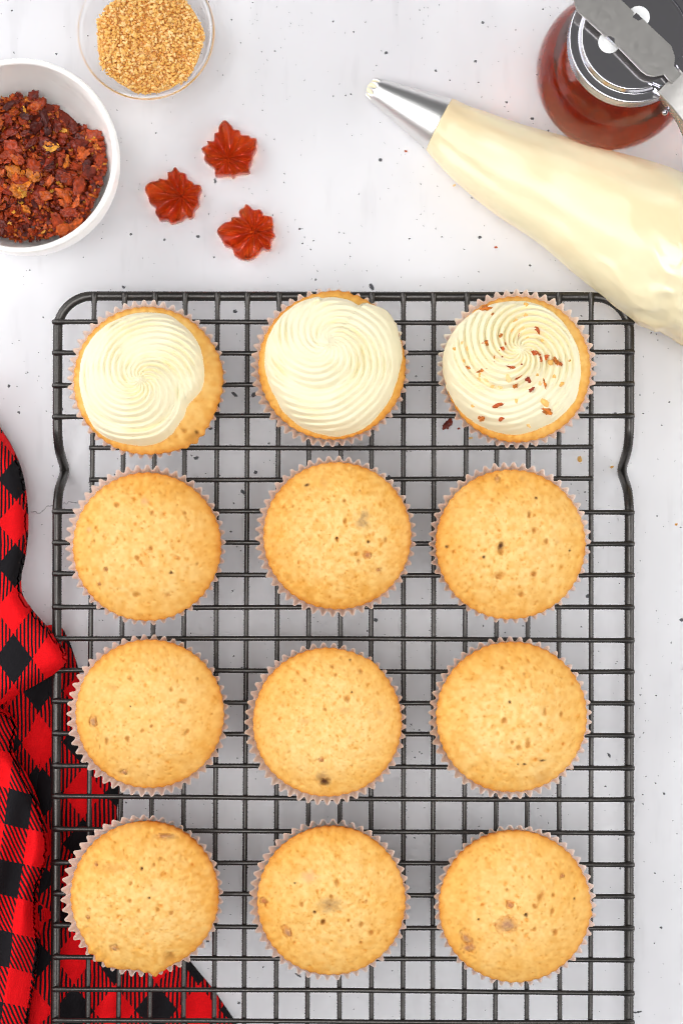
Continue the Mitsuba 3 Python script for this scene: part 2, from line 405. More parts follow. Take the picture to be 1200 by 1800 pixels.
    tint = {'h': (0.52, 0.25, 0.05), 's': (0.60, 0.28, 0.065), 'r': (0.42, 0.11, 0.05), 'g': (0.38, 0.215, 0.09), 'd': (0.09, 0.03, 0.015), 'b': (0.38, 0.17, 0.10), 'p': (0.74, 0.42, 0.20)}
    for f in feats:
        fx, fy, fr, kind = f[:4]
        asp, ang = (f[4], math.radians(f[5])) if len(f) > 4 else (1.0, 0.0)
        zz = z0 + 0.9 * CAKE_H
        q = P(fx, fy, zz) - np.array([c0[0], c0[1], 0])
        r = fr * S(zz)
        d = spot(q[0], q[1], r * asp, r, ang)
        w = np.clip(np.exp(-(d ** 2.6)), 0, 1)
        if kind in 'hd':
            z -= w * min(r * 1.9, 0.0030)
        elif kind in 'rb':
            z += w * min(r * 0.5, 0.0007) - 0.0012 * np.exp(-((d - 1.15) / 0.3) ** 2) * min(1, r / 0.001)
        k = {'h': 0.75, 's': 0.45, 'r': 0.8, 'g': 0.75, 'd': 0.97, 'b': 0.85, 'p': 0.7}[kind]
        if kind in 'gb':
            k = k * (0.55 + 0.75 * meshkit.fbm(p * 1100, 2, seed + 13))[..., None]
        col = col * (1 - w[..., None] * k) + np.array(tint[kind]) * w[..., None] * k
    v = np.stack([x + c0[0], y + c0[1], z + z0], -1).reshape(-1, 3)
    f = grid_faces(len(s), nt)
    hub = len(v)
    v = np.vstack([v, v[:nt].mean(0)])
    j = np.arange(nt)
    f = np.vstack([f, np.stack([j * 0 + hub, j, (j + 1) % nt], 1)])
    c = np.vstack([np.clip(col, 0.005, 0.95).reshape(-1, 3), np.clip(col[0].mean(0), 0, 1)])
    mesh = trimesh.Trimesh(v, f, process=False)
    add(key + '__cake', mesh, 'cake_mat', True, color=c)
    return c0, R, z0, (x, y, z)


def make_liner(key, cx, cy, rpx, seed):
    R, c0 = rpx * 1.008 * S(RIM_Z), P(cx, cy, RIM_Z)
    nt, hs = PLEATS * 10, np.linspace(0, 1, 14)
    th = np.arange(nt) * 2 * PI / nt
    rb = R * 0.72
    jit = 0.40 * nz(np.stack([np.cos(th), np.sin(th), th * 0], -1), 3.2, seed, 2)
    ph = PLEATS * (th + 0.06 * nz(np.stack([np.cos(th), np.sin(th), th * 0 + 4], -1), 1.5, seed))
    w = np.cos(ph + seed)
    wave = np.sign(w) * np.abs(w) ** 0.70
    rows = []
    for h in hs:
        flare = rb + (R - rb) * h ** 0.92
        amp = (0.00080 + 0.00030 * h) * (1 + jit * 0.7)
        r = flare - 0.00060 * h + amp * wave + 0.0010 * jit * h ** 4
        zz = BASE_Z + LINER_H * h + 0.0012 * h ** 6 * (jit + 0.15 * w)
        rows.append(np.stack([r * np.cos(th), r * np.sin(th), zz], -1))
    v = np.vstack(rows) + np.array([c0[0], c0[1], 0])
    f = grid_faces(len(hs), nt)[:, ::-1]
    hub = len(v)
    v = np.vstack([v, [c0[0], c0[1], BASE_Z]])
    j = np.arange(nt)
    f = np.vstack([f, np.stack([j * 0 + hub, (j + 1) % nt, j], 1)])
    add(key + '__liner', trimesh.Trimesh(v, f, process=False), 'liner_mat', True)


def make_frosting(key, outline, peak, origin, scale, cake, seed, arms=14):
    c0, R, z0, _ = cake
    zf = z0 + CAKE_H * 0.75
    pk = P(origin[0] + peak[0] / scale, origin[1] + peak[1] / scale, z0 + CAKE_H + 0.008)
    ctr = np.array([np.mean([q[0] for q in outline]), np.mean([q[1] for q in outline])])
    pts = np.array([P(origin[0] + a / scale, origin[1] + b / scale, zf)[:2] for a, b in catmull(outline, 6)])
    cw = P(origin[0] + ctr[0] / scale, origin[1] + ctr[1] / scale, zf)[:2]
    pk2 = pk[:2]
    rel = pts - pk2
    ang, rad = np.arctan2(rel[:, 1], rel[:, 0]), np.hypot(rel[:, 0], rel[:, 1])
    o = np.argsort(ang)
    nr, nt = 130, 460
    th = np.arange(nt) * 2 * PI / nt - PI
    Rt = np.interp(th, ang[o], rad[o], period=2 * PI)
    Rt = Rt * (1 + 0.020 * nz(np.stack([np.cos(th), np.sin(th), th * 0 + seed], -1), 11, seed, 2))
    s = np.concatenate([np.linspace(0.0, 1, nr) ** 0.9, [1.005, 1.0, 0.985]])
    s[0] = 0.003
    ss, tt = np.meshgrid(s, th, indexing='ij')
    x, y = pk2[0] + Rt * ss * np.cos(tt), pk2[1] + Rt * ss * np.sin(tt)
    r = Rt * ss
    rm = float(Rt.mean())
    # height of the cake below
    sc = np.hypot(x - c0[0], y - c0[1]) / R
    base = z0 + dome(np.minimum(sc, 1.0)) * 0.9
    base = base - np.clip(sc - 0.97, 0, 1) * 0.02
    # ridges of the star nozzle: spiral arms from the peak, nearly tangential outside
    wob = nz(np.stack([x, y, x * 0 + seed], -1), 42, seed, 2)
    rn = r / rm
    g = 4.3 * np.clip(rn - 0.12, 0, None) ** 1.2 + 0.7 * np.tanh(rn * 4)
    phase = arms * (tt + g + 0.75 * wob) + seed
    cph = np.abs(np.cos(phase / 2))
    ridge = 0.55 * cph ** 0.8 + 0.45 * cph ** 2
    fade = np.clip((rn - 0.03) / 0.30, 0, 1) ** 0.7 * np.clip((1.0 - ss) / 0.05, 0.15, 1)
    depth = 0.00225 * np.clip(3.4 * meshkit.fbm(np.stack([x, y, x * 0 + 3 + seed], -1) * 75, 2, seed + 2) - 0.95, 0.34, 1.30) * (1.35 - 0.6 * np.clip(rn, 0, 1))
    # broad step of the turns of the piped cord
    turn = (tt + 2 * PI * 1.55 * rn ** 0.9 + seed * 0.7) / (2 * PI)
    cord = np.abs(np.sin(PI * turn))
    body = 0.0062 * np.clip(1 - np.clip((ss - 0.80) / 0.20, 0, 1) ** 2.4, 0, 1) ** 0.6
    cone = 0.0058 * np.clip(1 - rn / 1.0, 0, 1) ** 1.15 + 0.0045 * np.exp(-(rn / 0.10) ** 1.4)
    z = base + body + cone + ridge * depth * fade + 0.0030 * cord ** 0.6 * np.clip((1 - ss) / 0.12, 0, 1) * np.clip(rn / 0.25, 0, 1)
    z[nr:] = base[nr:] + np.array([-0.0006, -0.0022, -0.0035])[:, None]
    v = np.stack([x, y, z], -1).reshape(-1, 3)
    f = grid_faces(len(s), nt)
    hub = len(v)
    v = np.vstack([v, v[:nt].mean(0) + [0, 0, 0.0003]])
    j = np.arange(nt)
    f = np.vstack([f, np.stack([j * 0 + hub, j, (j + 1) % nt], 1)])
    add(key + '__frosting', trimesh.Trimesh(v, f, process=False), 'frosting_mat', True)
    pts3 = np.stack([x, y, z], -1).reshape(-1, 3)
    return pts3


def fs(origin, scale, items):
    return [(origin[0] + a / scale, origin[1] + b / scale, c, *rest) for a, b, c, *rest in items]


CAKES = [
    # liner (cx, cy, r), cake (cx, cy, r), features, bulges (angle, width, amount), label
    ((258, 667, 137), (259, 669, 131), fs((80, 490), 3.53, [(925, 945, 3, 'd'), (905, 985, 7, 'h', 1.8, 60), (850, 940, 4, 'h')]), [(-52, 16, 0.06), (8, 22, 0.025)],
     'frosted cupcake whose swirl sits off centre, bare cake showing at lower right'),
    ((580, 646, 137), (583.5, 643, 130), [], [(84, 18, 0.03)], 'frosted cupcake in the middle of the top row, its swirl covering nearly all the cake'),
    ((908, 648, 137.5), (909, 649, 129), [], [], 'frosted cupcake sprinkled with red bacon crumbs and tan sugar flakes'),
    ((256, 958, 138.5), (258, 961, 131), fs((0, 740), 2.857, [(765, 458, 3.4, 'h'), (760, 640, 4, 'h'), (860, 762, 2.8, 'd'), (680, 875, 4, 'h', 1.5, 0), (832, 877, 3.4, 'h', 1.4, 0), (530, 745, 3, 'r'), (440, 545, 5, 'p'),
        (490, 822, 3, 'r'), (725, 405, 6, 'p'), (470, 605, 2.5, 'h'), (895, 688, 3, 'h'), (985, 718, 2.5, 'h'), (585, 420, 3.5, 'h'), (925, 462, 3, 'h'), (695, 688, 4, 'h')]), [], 'plain cupcake just below the off-centre frosted one, pale with a few small holes'),
    ((590, 943, 139), (592.5, 942, 130.5), fs((420, 780), 3.53, [(765, 490, 11, 'g', 1.0, 0), (780, 440, 7, 'g'), (795, 690, 5.5, 'r'), (608, 590, 3.6, 'h'), (606, 583, 2.0, 'd'), (418, 255, 2.4, 'd', 1.6, 20), (525, 240, 7, 's'), (865, 785, 3.2, 'r'),
        (725, 685, 3.5, 'h'), (738, 727, 3, 'h'), (800, 610, 2, 'd'), (655, 352, 3, 'h'), (750, 290, 2.4, 'h'), (905, 595, 3.4, 'h', 1.6, 90), (658, 480, 3, 'h', 1.6, 90)]), [], 'plain cupcake with a grey-brown stain right of its centre, in the second row'),
    ((895.5, 954, 139.5), (897, 957, 132.5), fs((740, 780), 3, [(418, 538, 4.5, 'd', 1.5, 70), (420, 570, 4.5, 'h'), (410, 700, 5.5, 'h', 1.5, 10), (595, 690, 4.5, 'h'), (595, 455, 4, 'h'), (412, 180, 3.6, 'b', 1.5, 90), (540, 180, 5, 's'), (140, 545, 2.6, 'd'),
        (720, 520, 5.5, 's'), (612, 285, 2.4, 'd'), (790, 565, 2.2, 'd'), (660, 515, 3.5, 'h'), (330, 597, 2.3, 'd'), (530, 800, 4, 'h'), (570, 370, 3, 'h', 2, 70)]), [], 'plain cupcake with one dark hole just left of its centre, in the second row'),
    ((260, 1258, 140), (263, 1255, 131), fs((80, 1080), 3.53, [(288, 680, 5.5, 'b', 1.5, 90), (510, 775, 4.4, 'h'), (660, 690, 2.9, 'h'), (605, 718, 3, 'h'), (478, 995, 4, 'b', 1.3, 0), (420, 457, 5, 's', 1.4, 0), (530, 570, 1.6, 'd'), (935, 405, 2.5, 'h'),
        (780, 465, 3, 'h'), (870, 735, 3, 'h', 2, 60), (850, 542, 3.2, 'h', 2, 0), (375, 795, 3.5, 'h', 1.6, 90), (525, 398, 3, 'h')]), [], 'plain cupcake beside the napkin in the third row, red-brown spot near its left edge'),
    ((572, 1273, 140), (575, 1270, 131.5), fs((420, 1100), 3.53, [(515, 945, 10, 'g'), (530, 985, 6.5, 'd', 1.5, 0), (670, 455, 4, 'h', 1.4, -50), (600, 310, 2.6, 'h'), (410, 345, 3, 'h'), (535, 520, 3.2, 'h'), (410, 595, 6, 's', 1.7, 0), (875, 550, 6.5, 's'),
        (510, 835, 3.4, 'r'), (690, 690, 3.2, 's'), (755, 290, 3.6, 'h', 1.3, -60), (690, 222, 2, 'd'), (700, 415, 1.6, 'd'), (580, 262, 3, 'h'), (650, 525, 6, 's', 2, 0)]), [(52, 9, 0.02)], 'plain cupcake with a sunken black-brown bit near its lower edge'),
    ((896, 1262, 140.5), (898.7, 1260.7, 133), fs((740, 1100), 3, [(435, 495, 4.5, 'h'), (465, 400, 2.6, 'd'), (510, 640, 3.8, 'h', 1.4, 0), (475, 612, 2.7, 'h'), (545, 255, 2.4, 'h'), (625, 705, 4, 's'), (640, 715, 2.2, 'd', 2.5, 0), (640, 820, 11, 's', 1.7, 30), (650, 455, 3.4, 'h', 1.7, 90),
        (740, 470, 3.0, 'h', 1.8, 100), (430, 225, 2.6, 'h'), (545, 733, 2, 'd', 1.6, 0), (510, 733, 1.8, 'd'), (560, 620, 4, 'h', 1.8, 90)]), [], 'plain cupcake with a brown crack at its lower right edge, in the third row'),
    ((250, 1575, 140), (254, 1575.5, 131), fs((0, 1440), 2.727, [(682, 235, 2.6, 'd'), (738, 218, 2.6, 'h'), (632, 302, 3.2, 'h'), (738, 330, 4.5, 's'), (628, 385, 3.4, 'h'), (760, 430, 2.8, 'h'), (545, 630, 5, 'b', 1.3, -20), (785, 98, 3.4, 'b', 4, -5), (455, 228, 2.8, 'r'),
        (705, 600, 4, 's'), (800, 690, 8, 'h', 1.8, 70), (785, 720, 6, 's'), (425, 440, 2.6, 'h'), (535, 415, 3.2, 's'), (720, 372, 2, 'd'), (820, 450, 3.6, 'h'), (415, 483, 3, 'r'), (540, 235, 9, 's', 2.5, 0), (765, 193, 2.8, 'h')]), [(-118, 13, 0.075), (-82, 8, 0.085), (-133, 8, 0.05)],
     'plain cupcake in the bottom row beside the napkin, broken open along its lower edge'),
    ((579.5, 1582.5, 139.5), (582, 1584, 131), fs((420, 1420), 3.53, [(560, 605, 12, 'g', 1.6, 0), (300, 790, 5.5, 'b', 1.5, -60), (435, 435, 9, 'p', 1.4, 0), (608, 470, 3.8, 'h', 1.7, 90), (520, 712, 3.4, 'd'), (520, 714, 4.2, 'h'), (818, 795, 4.5, 'h'), (468, 650, 2.6, 'd'), (390, 605, 3.4, 'h'),
        (150, 607, 4.8, 'r'), (680, 705, 2.8, 'h'), (755, 855, 3, 'h'), (570, 555, 2.9, 'h'), (345, 477, 1.8, 'd'), (755, 735, 4, 'h'), (788, 592, 3, 'h'), (625, 835, 5, 's'), (185, 570, 3, 's')]), [], 'plain cupcake in the middle of the bottom row, with a grey stain at its centre'),
    ((905, 1593, 140), (905, 1594.5, 134), fs((740, 1420), 2.609, [(393, 540, 11.5, 'b', 1.2, 20), (212, 615, 6, 'b', 1.7, -50), (222, 660, 6.5, 'b', 1.5, 20), (407, 448, 4.8, 'r'), (545, 412, 4.4, 'h', 2.0, 55), (518, 450, 3.6, 'h'), (480, 492, 3.0, 'd'), (710, 432, 2.4, 'd'), (520, 560, 3.2, 'h'),
        (655, 325, 3.2, 'r'), (615, 575, 4.6, 'h'), (600, 480, 3.4, 'h', 1.6, 80), (265, 520, 1.8, 'd'), (265, 425, 4, 's'), (395, 380, 2.6, 'h'), (430, 650, 5, 's'), (605, 405, 3, 'h')]), [(-4, 5, 0.02)], 'plain cupcake with several reddish-brown bits in its top, last of the bottom row'),
]
FROST = {
    0: ([(640, 28), (800, 45), (900, 100), (1010, 200), (1090, 320), (1135, 450), (1145, 600), (1120, 720), (1070, 790), (1005, 862), (975, 950), (945, 1000), (900, 1060), (850, 1120), (740, 1190), (600, 1218), (450, 1200), (300, 1160), (180, 1080), (110, 970), (60, 830), (30, 700), (30, 550), (60, 400),
         (120, 280), (200, 190), (320, 110), (480, 45)], (590, 650), (130, 540), 5.0),
    1: ([(520, 106), (545, 116), (640, 110), (740, 135), (812, 178), (828, 142), (870, 152), (950, 172), (1000, 215), (1040, 290), (1070, 390), (1080, 480), (1070, 570), (1040, 680), (1000, 780), (930, 880), (850, 960), (760, 1010), (660, 1033), (560, 1025), (440, 985), (350, 930), (280, 860), (230, 770),
         (190, 680), (165, 580), (165, 480), (185, 380), (230, 290), (290, 215), (380, 150), (450, 122)], (590, 430), (420, 490), 3.75),
    2: ([(640, 28), (780, 50), (900, 110), (1010, 210), (1090, 330), (1145, 450), (1168, 600), (1160, 720), (1130, 850), (1060, 950), (960, 1040), (850, 1100), (720, 1150), (600, 1165), (480, 1150), (350, 1105), (250, 1050), (150, 960), (80, 860), (30, 740), (5, 600), (10, 470), (60, 340), (130, 230), (230, 140),
         (340, 80), (480, 40)], (635, 465), (780, 520), 4.8),
}
frost_pts = {}
for i, (li, ca, feats, bulges, text) in enumerate(CAKES):
    key = num('cupcake', i)
    cake = make_cake(key, *ca, feats, bulges, i + 1, 90 if i < 3 else 300)
    make_liner(key, *li, i + 1)
    if i in FROST:
        frost_pts[i] = make_frosting(key, *FROST[i], cake, i + 1)
    tag(key, text, 'cupcake', 'cupcakes on the cooling rack')


# ------------------------------------------------------------------ crumbs: bacon and sugar
def chunk(size, rng, sub=1, rough=0.35):
    m = trimesh.creation.icosphere(subdivisions=sub)
    v = np.array(m.vertices)
    seed = int(rng.integers(1 << 20))
    v = v * (1 + rough * 2 * nz(v, 1.4, seed, 2))[:, None]
    if rough > 0.7:                                      # a curled shred
        v = v * (1 + 0.5 * nz(v, 3.1, seed + 1, 2))[:, None]
        v[:, 2] += rng.uniform(-0.5, 0.5) * v[:, 0] ** 2 + rng.uniform(-0.4, 0.4) * v[:, 0] * v[:, 1]
    for _ in range(0 if rough > 0.7 else 4):             # broken faces
        d = rng.normal(size=3); d /= np.linalg.norm(d)
        k = v @ d
        lim = rng.uniform(0.35, 0.75)
        v = v - np.outer(np.clip(k - lim, 0, None), d)
    v = v - v.mean(0)
    v = v / (np.ptp(v, axis=0).max()) * np.asarray(size)
    return v, np.array(m.faces)


def paint(v, base, rng, amt=0.35, scale=3.0):
    c = np.asarray(base)[None] * (1 + amt * 2 * nz(v / np.abs(v).max(), scale, int(rng.integers(999)), 2))[:, None]
    return np.clip(c, 0.004, 0.95)


BACON_COL = [(0.30, 0.036, 0.007), (0.21, 0.020, 0.006), (0.46, 0.080, 0.010), (0.15, 0.017, 0.007), (0.55, 0.15, 0.014), (0.66, 0.30, 0.035), (0.08, 0.012, 0.008), (0.38, 0.042, 0.008)]
SUGAR_COL = [(0.80, 0.47, 0.13), (0.86, 0.54, 0.18), (0.74, 0.40, 0.09), (0.88, 0.60, 0.25)]
rng = np.random.default_rng(5)


def variants(cols, sizes, n, sub, rough, amt):
    out = []
    for k in range(n):
        v, f = chunk(sizes(rng), rng, sub, rough)
        out.append(((v, f), paint(v, cols[k % len(cols)], rng, amt)))
    return out


bacon_var = variants(BACON_COL, lambda r: (1.0, r.uniform(0.32, 0.70), r.uniform(0.16, 0.34)), 24, 3, 0.85, 0.8)
sugar_var = variants(SUGAR_COL, lambda r: (1.0, r.uniform(0.5, 0.75), r.uniform(0.45, 0.65)), 12, 1, 0.4, 0.25)
bacon_ply = [mikit.ply(trimesh.Trimesh(*g, process=False), 'bacon_mat', smooth=True, color=c) for g, c in bacon_var]
sugar_ply = [mikit.ply(trimesh.Trimesh(*g, process=False), 'sugar_mat', smooth=False, color=c) for g, c in sugar_var]


def pose(p, size, rng, tilt=35, yaw=None):
    yaw = rng.uniform(0, 360) if yaw is None else yaw
    s = size if np.ndim(size) else (size,) * 3
    a = rng.uniform(0, 360)
    return T().translate([float(q) for q in p]).rotate([math.cos(a), math.sin(a), 0], float(rng.uniform(-tilt, tilt))).rotate([0, 0, 1], float(yaw)).scale([float(q) for q in s])


counts = {}


def drop(name, ply, to_world, label, cat, group):
    k = counts.get(name, 0); counts[name] = k + 1
    key = num(name, k)
    scene[key] = {**ply, 'to_world': to_world}
    tag(key, label, cat, group)


def frost_height(q, pts):
    d = np.hypot(pts[:, 0] - q[0], pts[:, 1] - q[1])
    return float(pts[np.argsort(d)[:4], 2].max())


def on_frosting(px, py):
    q = P(px, py, RIM_Z + CAKE_H + 0.008)
    for _ in range(3):
        q = P(px, py, frost_height(q, frost_pts[2]))
    return q


o8, s8 = (780, 520), 4.8
for x, y, l, w, a, c in [(345, 112, 75, 50, 10, 4), (398, 102, 28, 22, 0, 2), (408, 153, 28, 24, 30, 2), (365, 398, 85, 40, 5, 4), (480, 335, 42, 34, 60, 4), (520, 402, 30, 22, 80, 4), (487, 447, 60, 52, 20, 7), (785, 285, 66, 30, -48, 0), (765, 485, 80, 40, 0, 2), (820, 535, 165, 70, 25, 0),
                         (945, 548, 85, 55, -60, 4), (975, 575, 55, 30, -10, 0), (210, 605, 48, 34, -10, 2), (318, 628, 80, 38, 28, 2), (567, 598, 78, 28, -12, 2), (635, 685, 85, 18, 32, 2), (707, 703, 58, 40, -40, 1), (740, 790, 56, 32, 42, 3), (850, 740, 80, 28, -72, 2), (455, 925, 100, 32, 22, 2), (330, 1025, 95, 42, 58, 2),
                         (300, 1020, 50, 26, 70, 4), (485, 1040, 55, 30, 40, 2), (860, 970, 100, 46, -25, 2), (605, 752, 66, 40, 62, 4), (490, 513, 16, 12, 0, 1), (655, 575, 18, 14, 0, 1), (1060, 548, 26, 18, 60, 5), (425, 525, 64, 12, 90, 4), (630, 332, 52, 10, 80, 0)]:
    q = on_frosting(o8[0] + x / s8, o8[1] + y / s8)
    k = S(q[2]) / s8
    i = (2, 0, (4, 2)[int(x) % 2], 0, 4, 5, 1, 2)[c] + 8 * int(rng.integers(3))
    q[2] += 0.0002
    drop('bacon_crumb', bacon_ply[i], pose(q, (l * k * 1.25, w * k * 2.1, min(w, 40) * k * 2.2), rng, 10, a), 'small red-brown bacon crumb lying on the frosting of the sprinkled cupcake', 'bacon crumb', 'bacon crumbs sprinkled on the frosting')
for k_, text_ in ((0, 'orange-red bacon shred at the upper left rim of the sprinkled frosting'), (6, 'squarish bright red bacon crumb left of the sprinkled swirl\'s peak'), (7, 'slanting bacon shred at the upper right of the sprinkled frosting'), (9, 'largest red bacon crumb, right of the sprinkled swirl\'s peak'),
                   (10, 'ragged orange-brown bacon crumb right of the largest red one on the frosting'), (20, 'long red bacon shred at the lower left of the sprinkled frosting'), (23, 'orange bacon crumb at the lower right of the sprinkled frosting')):
    labels[num('bacon_crumb', k_)]['label'] = text_
for x, y, l, w in [(690, 165, 46, 40), (600, 210, 46, 36), (575, 290, 64, 36), (655, 285, 76, 46), (700, 350, 38, 30), (832, 375, 30, 24), (195, 445, 68, 52), (150, 395, 32, 26), (90, 445, 42, 36), (165, 548, 34, 28), (545, 695, 64, 60), (300, 700, 64, 40), (360, 710, 52, 34), (400, 770, 50, 30), (475, 765, 46, 34), (610, 885, 46, 40),
                   (845, 895, 92, 60), (900, 560, 60, 46), (710, 1090, 66, 30), (240, 925, 32, 30), (985, 745, 64, 36), (930, 680, 42, 36), (815, 745, 46, 36), (785, 665, 34, 30), (690, 72, 44, 34), (300, 670, 40, 26)]:
    q = on_frosting(o8[0] + x / s8, o8[1] + y / s8)
    k = S(q[2]) / s8
    drop('sugar_flake', sugar_ply[int(rng.integers(12))], pose(q, (l * k * 1.15, w * k * 1.65, min(l, w) * k * 0.9), rng, 10), 'tan maple sugar flake lying on the frosting of the sprinkled cupcake', 'sugar flake', 'sugar flakes sprinkled on the frosting')
TABLE_CRUMBS = [('bacon_crumb', 787, 745, 28, 17, 3, 50, 'big dark red bacon crumb fallen on the table below the sprinkled cupcake'),
                ('bacon_crumb', 806, 753, 6, 5, 0, 0, 'tiny brown crumb on the table beside the big fallen bacon crumb'), ('sugar_flake', 827, 770, 9, 6, 1, 20, 'tan crumb on the table close under the sprinkled cupcake'),
                ('sugar_flake', 1019, 806, 13, 11, 0, 80, 'largest tan crumb on the table inside the right side of the rack'), ('sugar_flake', 1075, 821, 8, 6, 2, 20, 'small tan crumb on the table beside the right foot of the rack'),
                ('bacon_crumb', 713, 265, 7, 5, 2, 0, 'tiny red crumb on the table below the metal nozzle'), ('bacon_crumb', 871, 434, 7, 6, 2, 20, 'tiny red crumb on the table between piping bag and rack'),
                ('sugar_flake', 798, 325, 6, 5, 3, 20, 'tiny pale crumb on the table at the lower edge of the piping bag'), ('bacon_crumb', 1188, 922, 7, 5, 5, 20, 'tiny orange crumb on the table at the right edge of the picture')]
for name, x, y, l, w, c, a, text in TABLE_CRUMBS:
    k = S(0.002)
    pl = bacon_ply[c] if name == 'bacon_crumb' else sugar_ply[c]
    hh = w * k * 1.3
    drop(name, pl, pose(P(x, y, 0.0002 + hh * 0.16), (l * k, w * k * 1.3, hh), rng, 4, a), text, 'bacon crumb' if name == 'bacon_crumb' else 'sugar flake', None)


def many(geos, poses_):
    vs, fs_, cs, at = [], [], [], 0
    for (g, c), m in zip(geos, poses_):
        M = np.array(m.matrix, float)
        v = g[0] @ M[:3, :3].T + M[:3, 3]
        vs.append(v); fs_.append(g[1] + at); cs.append(c); at += len(v)
    return trimesh.Trimesh(np.vstack(vs), np.vstack(fs_), process=False), np.vstack(cs)


# ------------------------------------------------------------------ white bowl with bacon
bc = P(35, 272, 0.046); bc[2] = 0
BR = 172 * S(0.046)
prof = [(0.0, 0.0012), (0.019, 0.0012), (0.020, 0.0004), (0.0235, 0.0004), (0.0245, 0.0015)]
prof += [(0.0245 + (BR - 0.0245) * math.sin(t * PI / 2) ** 0.9, 0.0015 + 0.0425 * (1 - math.cos(t * PI / 2)) ** 0.95) for t in np.linspace(0.08, 1, 18)]
prof += arc(BR - 0.0013, 0.0445, 0.0013, 0, 180, 9)
inner = [(0.0215 + (BR - 0.0026 - 0.0215) * math.sin(t * PI / 2) ** 0.9, 0.0045 + 0.0395 * (1 - math.cos(t * PI / 2)) ** 0.95) for t in np.linspace(1, 0.0, 22)]
prof += inner + [(0.012, 0.0043), (0.0, 0.0042)]
mb = revolve(prof, 120); mb.apply_translation(bc)
add('bacon_bowl', mb, 'ceramic_mat', 40, 'round white ceramic bowl filled with bacon crumbs, cut by the left edge of the picture', 'bowl')


def bowl_r(z):
    zs, rs = [q[1] for q in inner][::-1], [q[0] for q in inner][::-1]
    return float(np.interp(z, zs, rs))


def heap(x, y):
    """Height of the bacon heap over the table at an offset from the bowl's centre."""
    p = np.array([x, y, 0.0])
    z = 0.022 + 0.022 * nz(p, 60, 3, 2) + 0.0035 * (1 - (math.hypot(x, y) / 0.036) ** 2)
    cut = max(0.0, (x * 0.45 + y * 0.9) - 0.0245)            # lower towards the back, where the bowl shows
    return z - 0.9 * cut


def bacon_spot(rmax=0.0330):
    while True:
        x, y = rng.uniform(-rmax, rmax, 2)
        if math.hypot(x, y) < rmax * (0.93 + 0.14 * math.sin(5 * math.atan2(y, x))) and (x * 0.45 + y * 0.9) < 0.0275 + 0.004 * math.sin(x * 700):
            return x, y


geos, poses_ = [], []
for k in range(3800):
    x, y = bacon_spot()
    z = heap(x, y) - rng.uniform(0.0, 0.0055)
    if k % 3 == 0:                                        # more of them along the wall of the bowl
        a_ = rng.uniform(0, 2 * PI); x, y = 0.0325 * math.cos(a_) * rng.uniform(0.86, 1), 0.0325 * math.sin(a_) * rng.uniform(0.86, 1)
        if x * 0.45 + y * 0.9 > 0.0275:
            continue
        z = heap(x, y) - rng.uniform(0.0, 0.0055)
    rr_, lim_ = math.hypot(x, y), bowl_r(z) - 0.0017
    if rr_ > lim_:
        x, y = x * lim_ / rr_, y * lim_ / rr_
    i = int(rng.choice(8, p=[0.26, 0.20, 0.16, 0.15, 0.06, 0.03, 0.06, 0.08])) + 8 * int(rng.integers(3))
    geos.append(bacon_var[i]); poses_.append(pose((bc[0] + x, bc[1] + y, max(z, 0.007)), rng.uniform(0.0020, 0.0044), rng, 60))
def mound(c, fn, rfn, rmax, col):
    nr_, nt_ = 26, 72
    th_ = np.arange(nt_) * 2 * PI / nt_
    v = []
    for r_ in np.linspace(0.0005, 1, nr_):
        for a_ in th_:
            q = rmax * r_
            for _ in range(3):
                q = min(rmax * r_, rfn(max(fn(q * math.cos(a_), q * math.sin(a_)), 0.006)) * r_ - 0.0004)
            v.append((c[0] + q * math.cos(a_), c[1] + q * math.sin(a_), max(fn(q * math.cos(a_), q * math.sin(a_)), 0.0056)))
    m = trimesh.Trimesh(np.array(v), grid_faces(nr_, nt_), process=False)
    return m, np.tile(np.asarray(col, float), (len(v), 1))


mm, cc = many(geos, poses_)
mo, mc = mound(bc, lambda a, b: heap(a, b) - 0.0050, bowl_r, 0.0300, (0.16, 0.018, 0.006))
mm, cc = trimesh.util.concatenate([mm, mo]), np.vstack([cc, mc])
add('bacon_crumbs', mm, 'bacon_mat', True, 'mass of small bacon crumbs filling the white bowl under the larger pieces', 'bacon crumbs', kind='stuff', color=cc)
left = 300 - counts['bacon_crumb']
for k in range(left):
    x, y = bacon_spot(0.0322)
    big = k < 95
    size = rng.uniform(0.0058, 0.0100) if big else rng.uniform(0.0024, 0.0050)
    pick = rng.choice([0, 1, 2, 3, 4, 5, 6, 7], p=[0.24, 0.18, 0.18, 0.11, 0.12, 0.05, 0.05, 0.07]) + 8 * int(rng.integers(3))
    z = heap(x, y) + (0.0010 if big else 0.0003)
    rr_ = math.hypot(x, y)
    lim_ = bowl_r(z) - size * 0.42
    if rr_ > lim_:
        x, y = x * lim_ / rr_, y * lim_ / rr_
    drop('bacon_crumb', bacon_ply[pick], pose((bc[0] + x, bc[1] + y, z), (size, size * rng.uniform(0.9, 1.4), size * rng.uniform(0.6, 1.1)), rng, 40), 'crisp red-brown bacon crumb heaped in the white bowl', 'bacon crumb', 'bacon crumbs in the white bowl')

